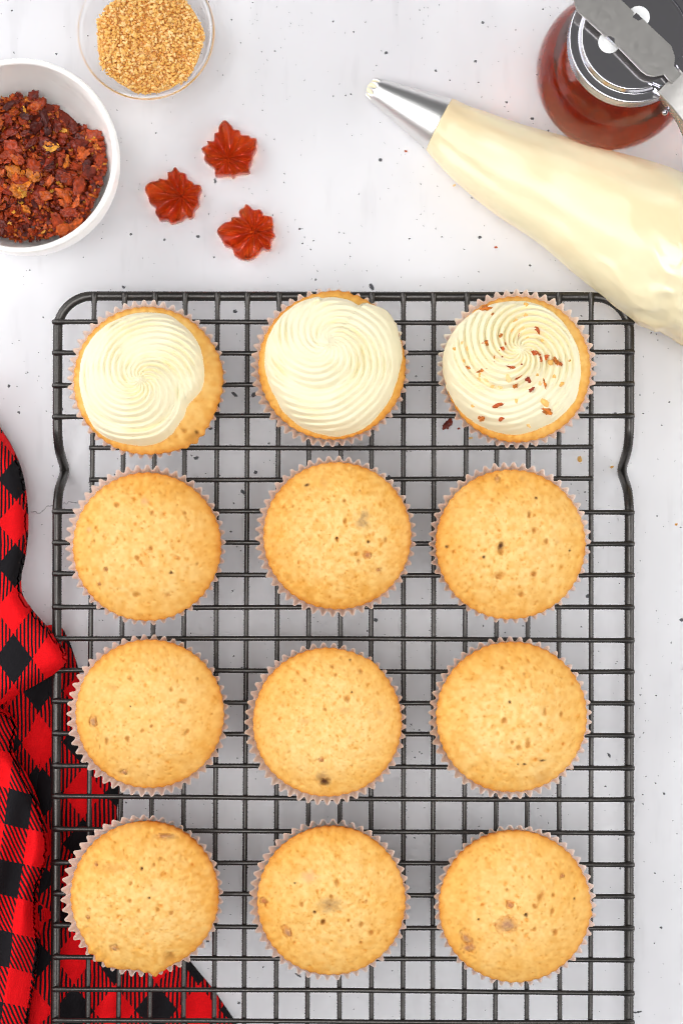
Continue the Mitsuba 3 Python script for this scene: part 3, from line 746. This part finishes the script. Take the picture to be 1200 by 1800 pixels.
# ------------------------------------------------------------------ glass bowl with sugar
gc = P(256.5, 54, 0.030); gc[2] = 0
GR = 120 * S(0.030)
g_in = [(0.0160 + (GR - 0.0016 - 0.0160) * math.sin(t * PI / 2) ** 0.95, 0.0032 + 0.0258 * (1 - math.cos(t * PI / 2)) ** 0.9) for t in np.linspace(1, 0.05, 20)]
rim_ = arc(GR - 0.0009, 0.0292, 0.0010, 0, 360, 17)[:-1]
mg = revolve(rim_, 160, closed=True); mg.apply_translation(gc)
add('sugar_bowl__rim', mg, 'glass_mat', True)
wall_ = [(0.0, 0.0012), (0.0165, 0.0012)] + [(a + 0.0006, b - 0.0008) for a, b in g_in[::-1][1:-1]]
mw = revolve(wall_, 128); mw.apply_translation(gc)
add('sugar_bowl__wall', mw, 'thin_glass_mat', 40)
tag('sugar_bowl', 'small clear glass bowl filled with tan sugar, cut by the top edge of the picture', 'bowl')


def sugar_top(x, y):
    r = math.hypot(x, y)
    return 0.0185 + 0.0080 * nz(np.array([x, y, 1.0]), 95, 8, 2) + 0.0015 * (1 - (r / 0.025) ** 2)


SR = 0.0243
geos, poses_ = [], []


def sugar_spot(rm=SR):
    while True:
        x, y = rng.uniform(-rm, rm, 2)
        if math.hypot(x, y) < rm * (0.975 + 0.03 * math.sin(7 * math.atan2(y, x) + 1)):
            return x, y


def g_r(z):
    return float(np.interp(z, [q[1] for q in g_in][::-1], [q[0] for q in g_in][::-1]))


n_s = 0
while n_s < 4200:
    x, y = sugar_spot()
    z = sugar_top(x, y) - rng.uniform(0.0, 0.0042)
    z = max(z, 0.0045)
    if math.hypot(x, y) > g_r(z) - 0.0011:
        continue
    n_s += 1
    i = int(rng.integers(12))
    geos.append(sugar_var[i]); poses_.append(pose((gc[0] + x, gc[1] + y, z), rng.uniform(0.0014, 0.0024), rng, 90))
mm, cc = many(geos, poses_)
mo, mc = mound(gc, lambda a, b: sugar_top(a, b) - 0.0030, g_r, 0.0236, (0.74, 0.42, 0.11))
mm, cc = trimesh.util.concatenate([mm, mo]), np.vstack([cc, mc])
add('sugar_grains', mm, 'sugar_mat', False, 'mass of coarse tan sugar grains filling the small glass bowl', 'sugar', kind='stuff', color=cc)
for k in range(300 - counts['sugar_flake']):
    while True:
        x, y = sugar_spot(SR * 0.99)
        z = sugar_top(x, y) + 0.0004
        if math.hypot(x, y) < g_r(z) - 0.0012:
            break
    s_ = rng.uniform(0.0018, 0.0028)
    drop('sugar_flake', sugar_ply[int(rng.integers(12))], pose((gc[0] + x, gc[1] + y, z), s_, rng, 50), 'coarse tan sugar flake heaped in the small glass bowl', 'sugar flake', 'sugar flakes in the glass bowl')

# ------------------------------------------------------------------ maple leaf candies
LEAVES = [
    ([(670, 97), (720, 140), (735, 165), (775, 170), (790, 205), (850, 210), (862, 230), (905, 235), (900, 285), (905, 310), (880, 360), (870, 410), (848, 460), (850, 490), (760, 500), (725, 528), (700, 510), (600, 515), (595, 470), (565, 440), (510, 390), (518, 350), (490, 310), (540, 282), (535, 255), (583, 258), (590, 200),
      (620, 190), (620, 155), (640, 120)], (690, 385), 'red leaf-shaped candy, uppermost of the three beside the bowls'),
    ([(295, 450), (330, 490), (375, 500), (385, 540), (430, 565), (440, 582), (480, 585), (490, 620), (470, 680), (475, 730), (440, 770), (430, 815), (400, 835), (375, 820), (340, 850), (265, 872), (240, 850), (180, 850), (170, 830), (145, 795), (150, 755), (105, 720), (90, 670), (65, 620), (75, 585), (110, 560), (165, 550),
      (175, 535), (235, 545), (240, 490), (270, 485)], (340, 665), 'dark red leaf-shaped candy lying nearest to the white bowl'),
    ([(825, 728), (855, 745), (885, 775), (930, 770), (955, 795), (960, 815), (1020, 825), (1030, 880), (1030, 930), (1045, 965), (1020, 1000), (1010, 1065), (980, 1075), (950, 1065), (900, 1120), (850, 1145), (790, 1140), (740, 1110), (720, 1060), (670, 1040), (640, 990), (610, 940), (620, 905), (660, 870), (710, 855), (720, 825),
      (780, 825), (770, 790), (785, 765), (810, 755)], (890, 930), 'orange-red leaf-shaped candy, lowest of the three, nearest to the rack'),
]
for i, (out, node, text) in enumerate(LEAVES):
    H = 0.0088
    w = lambda q, z: P(240 + q[0] / 4.286, 190 + q[1] / 4.286, z)[:2]
    ol = np.array([w(q, 0.003) for q in catmull(out, 5)])
    n0 = w(node, 0.006)
    rel = ol - n0
    ang, rad = np.arctan2(rel[:, 1], rel[:, 0]), np.hypot(rel[:, 0], rel[:, 1])
    o = np.argsort(ang)
    nt = 300
    th = np.arange(nt) * 2 * PI / nt - PI
    Rt = np.interp(th, ang[o], rad[o], period=2 * PI)
    s = np.concatenate([np.linspace(0.02, 0.93, 40), [0.955, 0.975, 0.99, 0.998, 1.0, 1.005, 1.0, 0.985]])
    zt = np.concatenate([np.ones(40), [0.965, 0.91, 0.83, 0.74, 0.64, 0.30, 0.10, 0.04]])
    ss, tt = np.meshgrid(s, th, indexing='ij')
    r = Rt * ss
    lobes = 11
    pet = np.abs(np.sin((tt * lobes + i * 1.3 + 0.8 * np.sin(tt * 2 + i)) / 2))
    env = np.sin(np.clip(ss, 0, 1) * PI) ** 0.7
    z = H * zt[:, None] * (0.80 + 0.10 * np.cos(tt * 3 + i)) + 0.0042 * (pet ** 0.6 - 0.6) * env * (ss < 0.96) * np.clip(ss / 0.1, 0, 1)
    z -= 0.0018 * np.exp(-(ss / 0.22) ** 2)
    z = np.maximum(z, 0.0006)
    v = np.stack([n0[0] + r * np.cos(tt), n0[1] + r * np.sin(tt), z], -1).reshape(-1, 3)
    f = grid_faces(len(s), nt)
    hub = len(v)
    v = np.vstack([v, v[:nt].mean(0), [n0[0], n0[1], 0.0004]])
    j = np.arange(nt)
    last = (len(s) - 1) * nt
    f = np.vstack([f, np.stack([j * 0 + hub, j, (j + 1) % nt], 1), np.stack([j * 0 + hub + 1, last + (j + 1) % nt, last + j], 1)])
    m = trimesh.Trimesh(v, f, process=False)
    add(num('leaf_candy', i), m, 'candy_mat', 40, text, 'candy', 'leaf candies on the table', interior={'type': 'ref', 'id': 'candy_medium'})

# ------------------------------------------------------------------ piping bag
ST = [  # (upper edge, lower edge, height of the axis, flatness)
    ((795, 174), (749, 262), 0.0135, 0.95), ((812, 181), (766, 282), 0.0140, 0.93), ((850, 196), (800, 318), 0.0165, 0.92), ((925, 222), (870, 374), 0.0205, 0.92), ((1000, 243), (945, 424), 0.0240, 0.92), ((1062, 263), (1015, 482), 0.0285, 0.93), ((1130, 284), (1078, 533), 0.0325, 0.94),
    ((1195, 307), (1130, 568), 0.0345, 0.93), ((1260, 330), (1172, 586), 0.0345, 0.9), ((1330, 350), (1222, 615), 0.0340, 0.88), ((1410, 372), (1290, 650), 0.0325, 0.85), ((1490, 405), (1370, 680), 0.0290, 0.8), ((1570, 450), (1460, 690), 0.0230, 0.7), ((1640, 500), (1550, 690), 0.0150, 0.5)]
cen, hw, hz_, up = [], [], [], []
for a, b, z, fl in ST:
    A, B = P(*a, z), P(*b, z)
    cen.append((A + B) / 2); hw.append((A - B)[:2] / 2); hz_.append(np.linalg.norm(A - B) / 2 * fl)
nS = 10
cen, hw, hz_ = catmull(cen, nS, False), catmull(hw, nS, False), catmull([[h] for h in hz_], nS, False)[:, 0]
nt = 220
th = np.arange(nt) * 2 * PI / nt
rows = []
for k, (c, w, h) in enumerate(zip(cen, hw, hz_)):
    t = k / (len(cen) - 1)
    cs, sn = np.cos(th), np.sin(th)
    e = 0.93
    x = np.sign(cs) * np.abs(cs) ** e
    zz = np.sign(sn) * np.abs(sn) ** e
    z = c[2] + h * zz
    rows.append(np.stack([c[0] + w[0] * x, c[1] + w[1] * x, z], -1))
v = np.array(rows)
ax = np.stack([np.repeat(np.arange(len(rows))[:, None] * 0.0042, nt, 1), np.cos(th)[None] * 0.03 + 0 * v[..., 0], np.sin(th)[None] * 0.03 + 0 * v[..., 0]], -1)
tdeg = np.degrees(th)[None]
d = 0.0014 * nz(ax * np.array([0.45, 1, 1]), 45, 4, 2) - 0.0011 * np.exp(-((tdeg - 126) / 12) ** 2) - 0.0007 * np.exp(-((tdeg - 52) / 11) ** 2) + 0.00020 * nz(ax * np.array([0.6, 1.6, 1.6]), 150, 6, 2)
rid = 1 - np.abs(2 * meshkit.fbm(ax * np.array([26, 60, 60]) + 5, 2, 21) - 1)      # pulled folds of the film
far = np.clip((np.arange(len(rows)) - 48) / 22, 0, 1)[:, None]
d += 0.0060 * (np.clip(rid, 0.70, 1) - 0.85) * (0.015 + 1.25 * far * np.clip(0.25 + np.clip((tdeg - 95) / 50, 0, 1), 0, 1))
amp = np.clip(np.arange(len(rows)) / 14, 0, 1)[:, None]
outd = np.stack([np.cos(th)[None] * hw[:, 0:1] / np.linalg.norm(hw, axis=1, keepdims=True), np.cos(th)[None] * hw[:, 1:2] / np.linalg.norm(hw, axis=1, keepdims=True), np.sin(th)[None] + 0 * hw[:, :1]], -1)
v = v + outd * (d * amp)[..., None]
v[..., 2] = np.maximum(v[..., 2], 0.0006 + 0.0002 * np.cos(th * 3)[None])
v = v.reshape(-1, 3)
f = grid_faces(len(rows), nt)
v = np.vstack([v, cen[0], cen[-1]])
j = np.arange(nt)
last = (len(rows) - 1) * nt
f = np.vstack([f, np.stack([j * 0 + len(v) - 2, j, (j + 1) % nt], 1), np.stack([j * 0 + len(v) - 1, last + (j + 1) % nt, last + j], 1)])
bag = trimesh.Trimesh(v, f, process=False)
if bag.volume < 0:
    bag.invert()
add('piping_bag__bag', bag, 'bag_mat', True)
# the metal star nozzle
na = (P(796, 174, 0.0125) + P(750, 263, 0.0125)) / 2
nb = (P(660, 136, 0.009) + P(639, 167, 0.009)) / 2
ra, rb = np.linalg.norm(P(796, 174, 0.0125) - P(750, 263, 0.0125)) / 2 * 0.985, np.linalg.norm(P(660, 136, 0.009) - P(639, 167, 0.009)) / 2
axis = (nb - na); L = np.linalg.norm(axis); axis /= L
sx = np.cross(axis, [0, 0, 1.0]); sx /= np.linalg.norm(sx); sy = np.cross(sx, axis)
TEETH, nt = 10, 200
th = np.arange(nt) * 2 * PI / nt
tooth = np.abs(((th * TEETH / (2 * PI)) % 1) * 2 - 1)
rows = []
for t, shell in [(-0.03, 0), (0.0, 0), (0.2, 0), (0.4, 0), (0.6, 0), (0.8, 0), (0.88, 0), (0.94, 0), (1.0, 0), (1.0, 1), (0.9, 1), (0.6, 1), (0.2, 1)]:
    r = ra + (rb - ra) * max(t, 0)
    adv = np.full(nt, t * L)
    if t > 0.9:
        adv = (t * L) - (1 - tooth) * 0.0052 * (1 if t > 0.99 else 0.35)
        r = r - 0.0006 * tooth * (t > 0.95)
    r = r - shell * 0.0005
    rows.append(na + adv[:, None] * axis + (r * np.cos(th))[:, None] * sx + (r * np.sin(th))[:, None] * sy)
nm = trimesh.Trimesh(np.vstack(rows), grid_faces(len(rows), nt), process=False)
add('piping_bag__nozzle', nm, {'type': 'twosided', 'bsdf': {'type': 'ref', 'id': 'steel_mat'}}, 40, 'pointed metal nozzle with a toothed opening')
# frosting showing in the nozzle's mouth
rows = []
for t, q in [(0.70, 0.93), (0.86, 0.9), (0.92, 0.88), (0.97, 0.82), (1.0, 0.62), (1.015, 0.3)]:
    r = (ra + (rb - ra) * t) * q * (1 + 0.05 * np.cos(TEETH * th))
    rows.append(na + t * L * axis + (r * np.cos(th))[:, None] * sx + (r * np.sin(th))[:, None] * sy)
rows.append(np.repeat((na + 1.02 * L * axis)[None], nt, 0))
add('piping_bag__frosting', trimesh.Trimesh(np.vstack(rows), grid_faces(len(rows), nt), process=False), {'type': 'twosided', 'bsdf': {'type': 'ref', 'id': 'frosting_mat'}}, True)
tag('piping_bag', 'clear piping bag full of cream frosting, its metal nozzle pointing to the upper left', 'piping bag')

# ------------------------------------------------------------------ syrup dispenser
jc = P(1080, 121, 0.045); jc[2] = 0
JR, JZ = 136.5 * S(0.045), 0.0395
NECK_R, NECK_Z, LID_Z = 0.0215, 0.0785, 0.0965
zc = JZ + 0.0035


def globe(r, z_from, z_to, n):
    """Profile of the globe between two heights."""
    out = []
    for z in np.linspace(z_from, z_to, n):
        k = (z - zc) / (r * 1.05)
        out.append((r * math.sqrt(max(0, 1 - abs(k) ** 2.15)), z))
    return out


z_foot = 0.0036
outer = globe(JR, z_foot, 0.0735, 46)
foot_r = outer[0][0]
neck_in = outer[-1][0]
op = [(0.0, 0.0014), (foot_r - 0.004, 0.0008), (foot_r - 0.0012, 0.0004), (foot_r - 0.0003, 0.0012)] + outer + [(neck_in - 0.0006, 0.0750), (neck_in - 0.0008, 0.0775), (neck_in - 0.0008, 0.0915)]
WALL = 0.0022
FILL = 0.0600
inner_p = globe(JR - WALL, z_foot + WALL + 0.001, 0.0735, 46)
lo = [q for q in inner_p if q[1] <= FILL]
fill_r = float(np.interp(FILL, [q[1] for q in inner_p], [q[0] for q in inner_p]))
hi = [(fill_r, FILL)] + [q for q in inner_p if q[1] > FILL] + [(neck_in - 0.0008 - WALL * 0.8, 0.0775), (neck_in - 0.0008 - WALL * 0.8, 0.0915)]
g_out = revolve(op, 128)
g_in_m = revolve(hi[::-1], 128)
rim = revolve([(neck_in - 0.0008, 0.0915), (neck_in - 0.0008 - WALL * 0.8, 0.0915)], 128)
glass = trimesh.util.concatenate([g_out, rim, g_in_m])
glass.apply_translation(jc)
add('syrup_dispenser__globe', glass, 'globe_glass_mat', 45)
sp = [(0.0, lo[0][1])] + lo + [(fill_r, FILL)]
sm = revolve(sp, 128); sm.apply_translation(jc)
add('syrup_dispenser__syrup', sm, 'syrup_side_mat', 45, 'dark amber syrup filling the glass globe', interior={'type': 'ref', 'id': 'syrup_medium'})
st = revolve([(fill_r, FILL), (fill_r * 0.6, FILL), (0.0, FILL)], 128); st.apply_translation(jc)
add('syrup_dispenser__syrup__surface', st, 'syrup_top_mat', False, interior={'type': 'ref', 'id': 'syrup_medium'})
lc = jc.copy()
LR = 0.0260
lp = [(LR - 0.0022, 0.0840), (LR - 0.0006, 0.0840)] + arc(LR - 0.0012, 0.0852, 0.0012, -60, 0, 4) + [(LR, 0.0905), (LR, 0.0922)] + arc(LR - 0.0006, 0.0924, 0.0006, 15, 75, 4)
lp += [(LR - 0.0010, 0.09302), (LR - 0.0034, 0.09300), (LR - 0.00365, 0.09310), (LR - 0.0047, 0.0948), (LR - 0.0049, 0.0950), (LR - 0.0052, 0.09512), (LR - 0.0060, 0.0951), (0.0, 0.0951)]
lm = revolve(lp, 160); lm.apply_translation(lc)
add('syrup_dispenser__lid', lm, 'chrome_mat', 30)


def plate(px_pts, z, thick, bevel=0.0003, n=0):
    pts = [P(a, b, z)[:2] for a, b in px_pts]
    poly = sg.Polygon(pts).buffer(0)
    if n:
        poly = poly.buffer(-n).buffer(2 * n).buffer(-n)
    m = trimesh.creation.extrude_polygon(poly, thick - bevel, engine='earcut')
    m.apply_translation([0, 0, z - thick])
    top = trimesh.creation.extrude_polygon(poly.buffer(-bevel), bevel, engine='earcut')
    top.apply_translation([0, 0, z - bevel])
    return trimesh.util.concatenate([m, top])


LEV = [(1007, -12), (1010, 8), (1015, 19), (1063, 63), (1072, 62), (1080, 66), (1080, 74), (1088, 84), (1127, 124), (1137, 131), (1150, 133.5), (1167, 130), (1181, 147), (1198, 129), (1184.5, 115), (1186, 99), (1180, 80), (1142, 44), (1130, 32), (1121, 35), (1112, 29), (1114, 20), (1093, 0), (1066, -28), (1050, -38), (1030, -40), (1014, -30)]
lev = plate(LEV, 0.1003, 0.0010, 0.00025)
add('syrup_dispenser__lever', lev, 'brushed_mat', False, 'flat brushed thumb lever lying across the lid')
for i, (x, y) in enumerate([(1072, 71), (1124, 26)]):
    q = P(x, y, 0.0975)
    r = 19.5 * S(0.0975)
    dm = revolve([(r, 0)] + [(r * math.cos(t), 0.0006 * math.sin(t)) for t in np.linspace(0, PI / 2, 12)], 48)
    dm.apply_translation([q[0], q[1], 0.0953])
    add(num('syrup_dispenser__stop', i), dm, 'stop_mat', 50)
    dx = -1 if i == 0 else 1
    tab = trimesh.creation.box([0.0036, 0.0022, 0.0020])
    tab.apply_transform(trimesh.transformations.rotation_matrix(math.radians(-44), [0, 0, 1]))
    o = P(x + dx * -4, y - dx * -5 - (0 if i == 0 else 0), 0.0995)
    tab.apply_translation([o[0], o[1], 0.0990])
    add(num('syrup_dispenser__hinge_tab', i), tab, 'chrome_mat', False)
# the handle: a bracket at the lid, two cheeks, and a bent grip going down to the right
br = plate([(1141, 144), (1152, 139), (1167, 130), (1176, 141), (1192, 124), (1186, 113), (1194, 98), (1204, 99), (1206, 118), (1180, 146), (1160, 152)], 0.0968, 0.0050, 0.0006)
add('syrup_dispenser__bracket', br, 'chrome_mat', False)


def strap(pts, width, thick, side):
    """A flat bar along a path of points; side: unit vector across its width."""
    p = catmull(pts, 8, False)
    t = np.gradient(p, axis=0); t /= np.linalg.norm(t, axis=1, keepdims=True)
    sdv = np.asarray(side) / np.linalg.norm(side)
    nn = np.cross(t, sdv); nn /= np.linalg.norm(nn, axis=1, keepdims=True)
    prof_ = [(-1, -1), (-0.93, -1.3), (0.93, -1.3), (1, -1), (1, 1), (0.93, 1.3), (-0.93, 1.3), (-1, 1)]
    v = np.stack([p + sdv * width / 2 * a + nn * thick / 2 * b for a, b in prof_], 1).reshape(-1, 3)
    m = trimesh.Trimesh(v, grid_faces(len(p), len(prof_)), process=False)
    m.fix_normals()
    return m


ddir = np.array([0.72, -0.69, 0.0])
across = np.array([0.69, 0.72, 0.0])
h0 = P(1183, 150, 0.097)
path = [h0 + ddir * a + np.array([0, 0, b]) for a, b in [(-0.003, 0.0004), (0.004, -0.0016), (0.012, -0.0052), (0.022, -0.0105), (0.032, -0.019), (0.041, -0.032), (0.043, -0.046)]]
add('syrup_dispenser__handle', strap(path, 0.0125, 0.0016, across), 'brushed_mat', 40)
for i, s_ in enumerate((-1, 1)):
    q0 = P(1154, 159, 0.092) if s_ < 0 else P(1216, 106, 0.092)
    pth = [q0 + ddir * a + np.array([0, 0, b]) for a, b in [(-0.004, 0.0), (0.006, -0.001), (0.016, -0.006), (0.024, -0.016)]]
    add(num('syrup_dispenser__cheek', i), strap(pth, 0.0018, 0.0060, across), 'chrome_mat', 40)
rv = trimesh.creation.icosphere(subdivisions=3, radius=0.0012); rv.apply_translation(P(1168, 197, 0.085))
add('syrup_dispenser__rivet', rv, 'chrome_mat', True)
tag('syrup_dispenser', 'round glass syrup dispenser of dark amber syrup, with chrome lid, thumb lever and handle', 'syrup dispenser')

# ------------------------------------------------------------------ plaid napkin: one cloth in folded layers
U_A, V_A = np.array([32.0, 44.0]), np.array([-33.0, 44.0])
U_L, V_L = np.array([37.0, 45.0]), np.array([-37.0, 45.0])
U_C, V_C = np.array([42.0, 10.0]), np.array([-9.0, 61.0])


def cloth(outline, spacing, height, lattice, o_px, z_ref, thick=0.0012, warp=2.0, seed=1, pre=None):
    """One layer of the cloth as a thin closed sheet; outline in photograph pixels at z_ref; height(px, py, d) in metres, d the distance to the edge in pixels."""
    ol = catmull(outline, 10)
    poly = sg.Polygon(ol).buffer(0)
    ring = np.array([poly.exterior.interpolate(t).coords[0] for t in np.arange(0, poly.exterior.length, spacing)])
    xs = np.arange(poly.bounds[0], poly.bounds[2], spacing); ys = np.arange(poly.bounds[1], poly.bounds[3], spacing * 0.87)
    g = np.array([(x + (spacing / 2 if k % 2 else 0), y) for k, y in enumerate(ys) for x in xs])
    import shapely
    inn = shapely.contains_xy(poly.buffer(-spacing * 0.5), g[:, 0], g[:, 1])
    pts = np.vstack([ring, g[inn]])
    tri = Delaunay(pts).simplices
    cen_ = pts[tri].mean(1)
    tri = tri[shapely.contains_xy(poly, cen_[:, 0], cen_[:, 1])]
    d = shapely.distance(shapely.points(pts), poly.exterior)
    z = height(pts[:, 0], pts[:, 1], d)
    top = np.stack([(pts[:, 0] - 600) / FOCAL * (CAM_Z - z), (900 - pts[:, 1]) / FOCAL * (CAM_Z - z), z], -1)
    a2 = np.cross(top[tri[:, 1]] - top[tri[:, 0]], top[tri[:, 2]] - top[tri[:, 0]])[:, 2]
    tri[a2 < 0] = tri[a2 < 0][:, ::-1]
    bot = top.copy(); bot[:, 2] = np.maximum(z - thick, 0.0004)
    n = len(top); nr_ = len(ring)
    k = np.arange(nr_)
    k2 = (k + 1) % nr_
    wall = np.vstack([np.stack([k, k + n, k2 + n], 1), np.stack([k, k2 + n, k2], 1)])
    f = np.vstack([tri, tri[:, ::-1] + n, wall])
    M = np.linalg.inv(np.stack([lattice[0], lattice[1]], 1))
    q = np.stack([pts[:, 0], pts[:, 1], pts[:, 0] * 0], -1)
    wp = np.stack([nz(q, 0.012, seed, 2), nz(q, 0.012, seed + 3, 2)], -1) * 22 * warp
    flat = pts + wp if pre is None else pre(pts) + wp
    uv = ((flat - np.array(o_px)) @ M.T)
    return trimesh.Trimesh(np.vstack([top, bot]), f, process=False), np.vstack([uv, uv])


def n2(x, y, s, seed):
    return nz(np.stack([x, y, x * 0 + seed], -1), s, seed, 2)


def rnd(d, w):
    t = np.clip(d / w, 0, 1)
    return np.sqrt(np.clip(1 - (1 - t) ** 2, 0, 1))


low = cloth([(-60, 1150), (30, 1120), (95, 1098), (118, 1122), (132, 1160), (148, 1215), (178, 1300), (203, 1365), (209, 1400), (206, 1440), (235, 1520), (285, 1620), (333, 1690), (375, 1742), (418, 1805), (470, 1880), (250, 1930), (-60, 1930)], 7,
            lambda x, y, d: 0.0015 + 0.0035 * rnd(d, 14) + 0.0075 * (n2(x, y, 0.011, 3) + 0.25) * np.clip(d / 40, 0, 1) + 0.003 * np.sin(x * 0.055 + 0.02 * y) * np.clip(d / 60, 0, 1) * (y > 0),
            (U_L, V_L), (148, 1395 - 45), 0.006, warp=0.5, seed=4, pre=lambda q: q + np.outer(np.clip((q[:, 1] - 1490) / 150, 0, 1), [20.0, 70.0]))
mid = cloth([(-60, 1200), (30, 1195), (88, 1188), (96, 1230), (98, 1300), (97, 1400), (97, 1480), (95, 1600), (96, 1700), (94, 1800), (92, 1930), (-60, 1930)], 6,
            lambda x, y, d: 0.0045 + 0.003 * rnd(d, 14) + 0.004 * n2(x, y, 0.016, 8) - 0.003 * np.clip((x - 40) / 40, 0, 1),
            (U_L, V_L), (65, 1300 - 45), 0.010, warp=0.8, seed=12)
col_ = cloth([(-60, 1236), (0, 1246), (24, 1262), (30, 1282), (23, 1308), (28, 1332), (52, 1372), (68, 1412), (80, 1452), (86, 1492), (78, 1525), (68, 1560), (66, 1620), (70, 1660), (64, 1710), (52, 1775), (44, 1850), (40, 1930), (-60, 1930)], 5,
             lambda x, y, d: 0.013 + 0.024 * rnd(d, 26) + 0.006 * n2(x, y, 0.014, 15) + 0.0025 * np.sin((x + 0.22 * y) * 0.10),
             (U_C, V_C), (48 - 16.5, 1615 - 35.5), 0.030, warp=0.35, seed=22)
top_ = cloth([(-60, 690), (-20, 726), (4, 758), (22, 788), (38, 828), (47, 878), (49, 930), (44, 980), (37, 1012), (39, 1044), (56, 1072), (84, 1104), (104, 1130), (117, 1156), (108, 1176), (84, 1192), (58, 1207), (28, 1223), (0, 1240), (-60, 1268)], 5,
             lambda x, y, d: 0.024 + 0.0135 * rnd(d, 26) + 0.006 * n2(x, y, 0.013, 31) * np.clip(d / 20, 0, 1) - 0.017 * np.clip((1020 - y) / 200, 0, 1) * 0.8,
             (U_A, V_A), (24 + 1.5, 1157 - 132), 0.034, warp=0.25, seed=41, pre=lambda q: q + np.outer(np.clip(1080 - q[:, 1], 0, None), [0.0, -0.16]))
parts = [low, mid, col_, top_]
mesh = trimesh.util.concatenate([q[0] for q in parts])
add('napkin', mesh, 'plaid_mat', True, 'folded red and black checked cloth napkin, tucked under the left side of the rack', 'napkin', uv=np.vstack([q[1] for q in parts]))
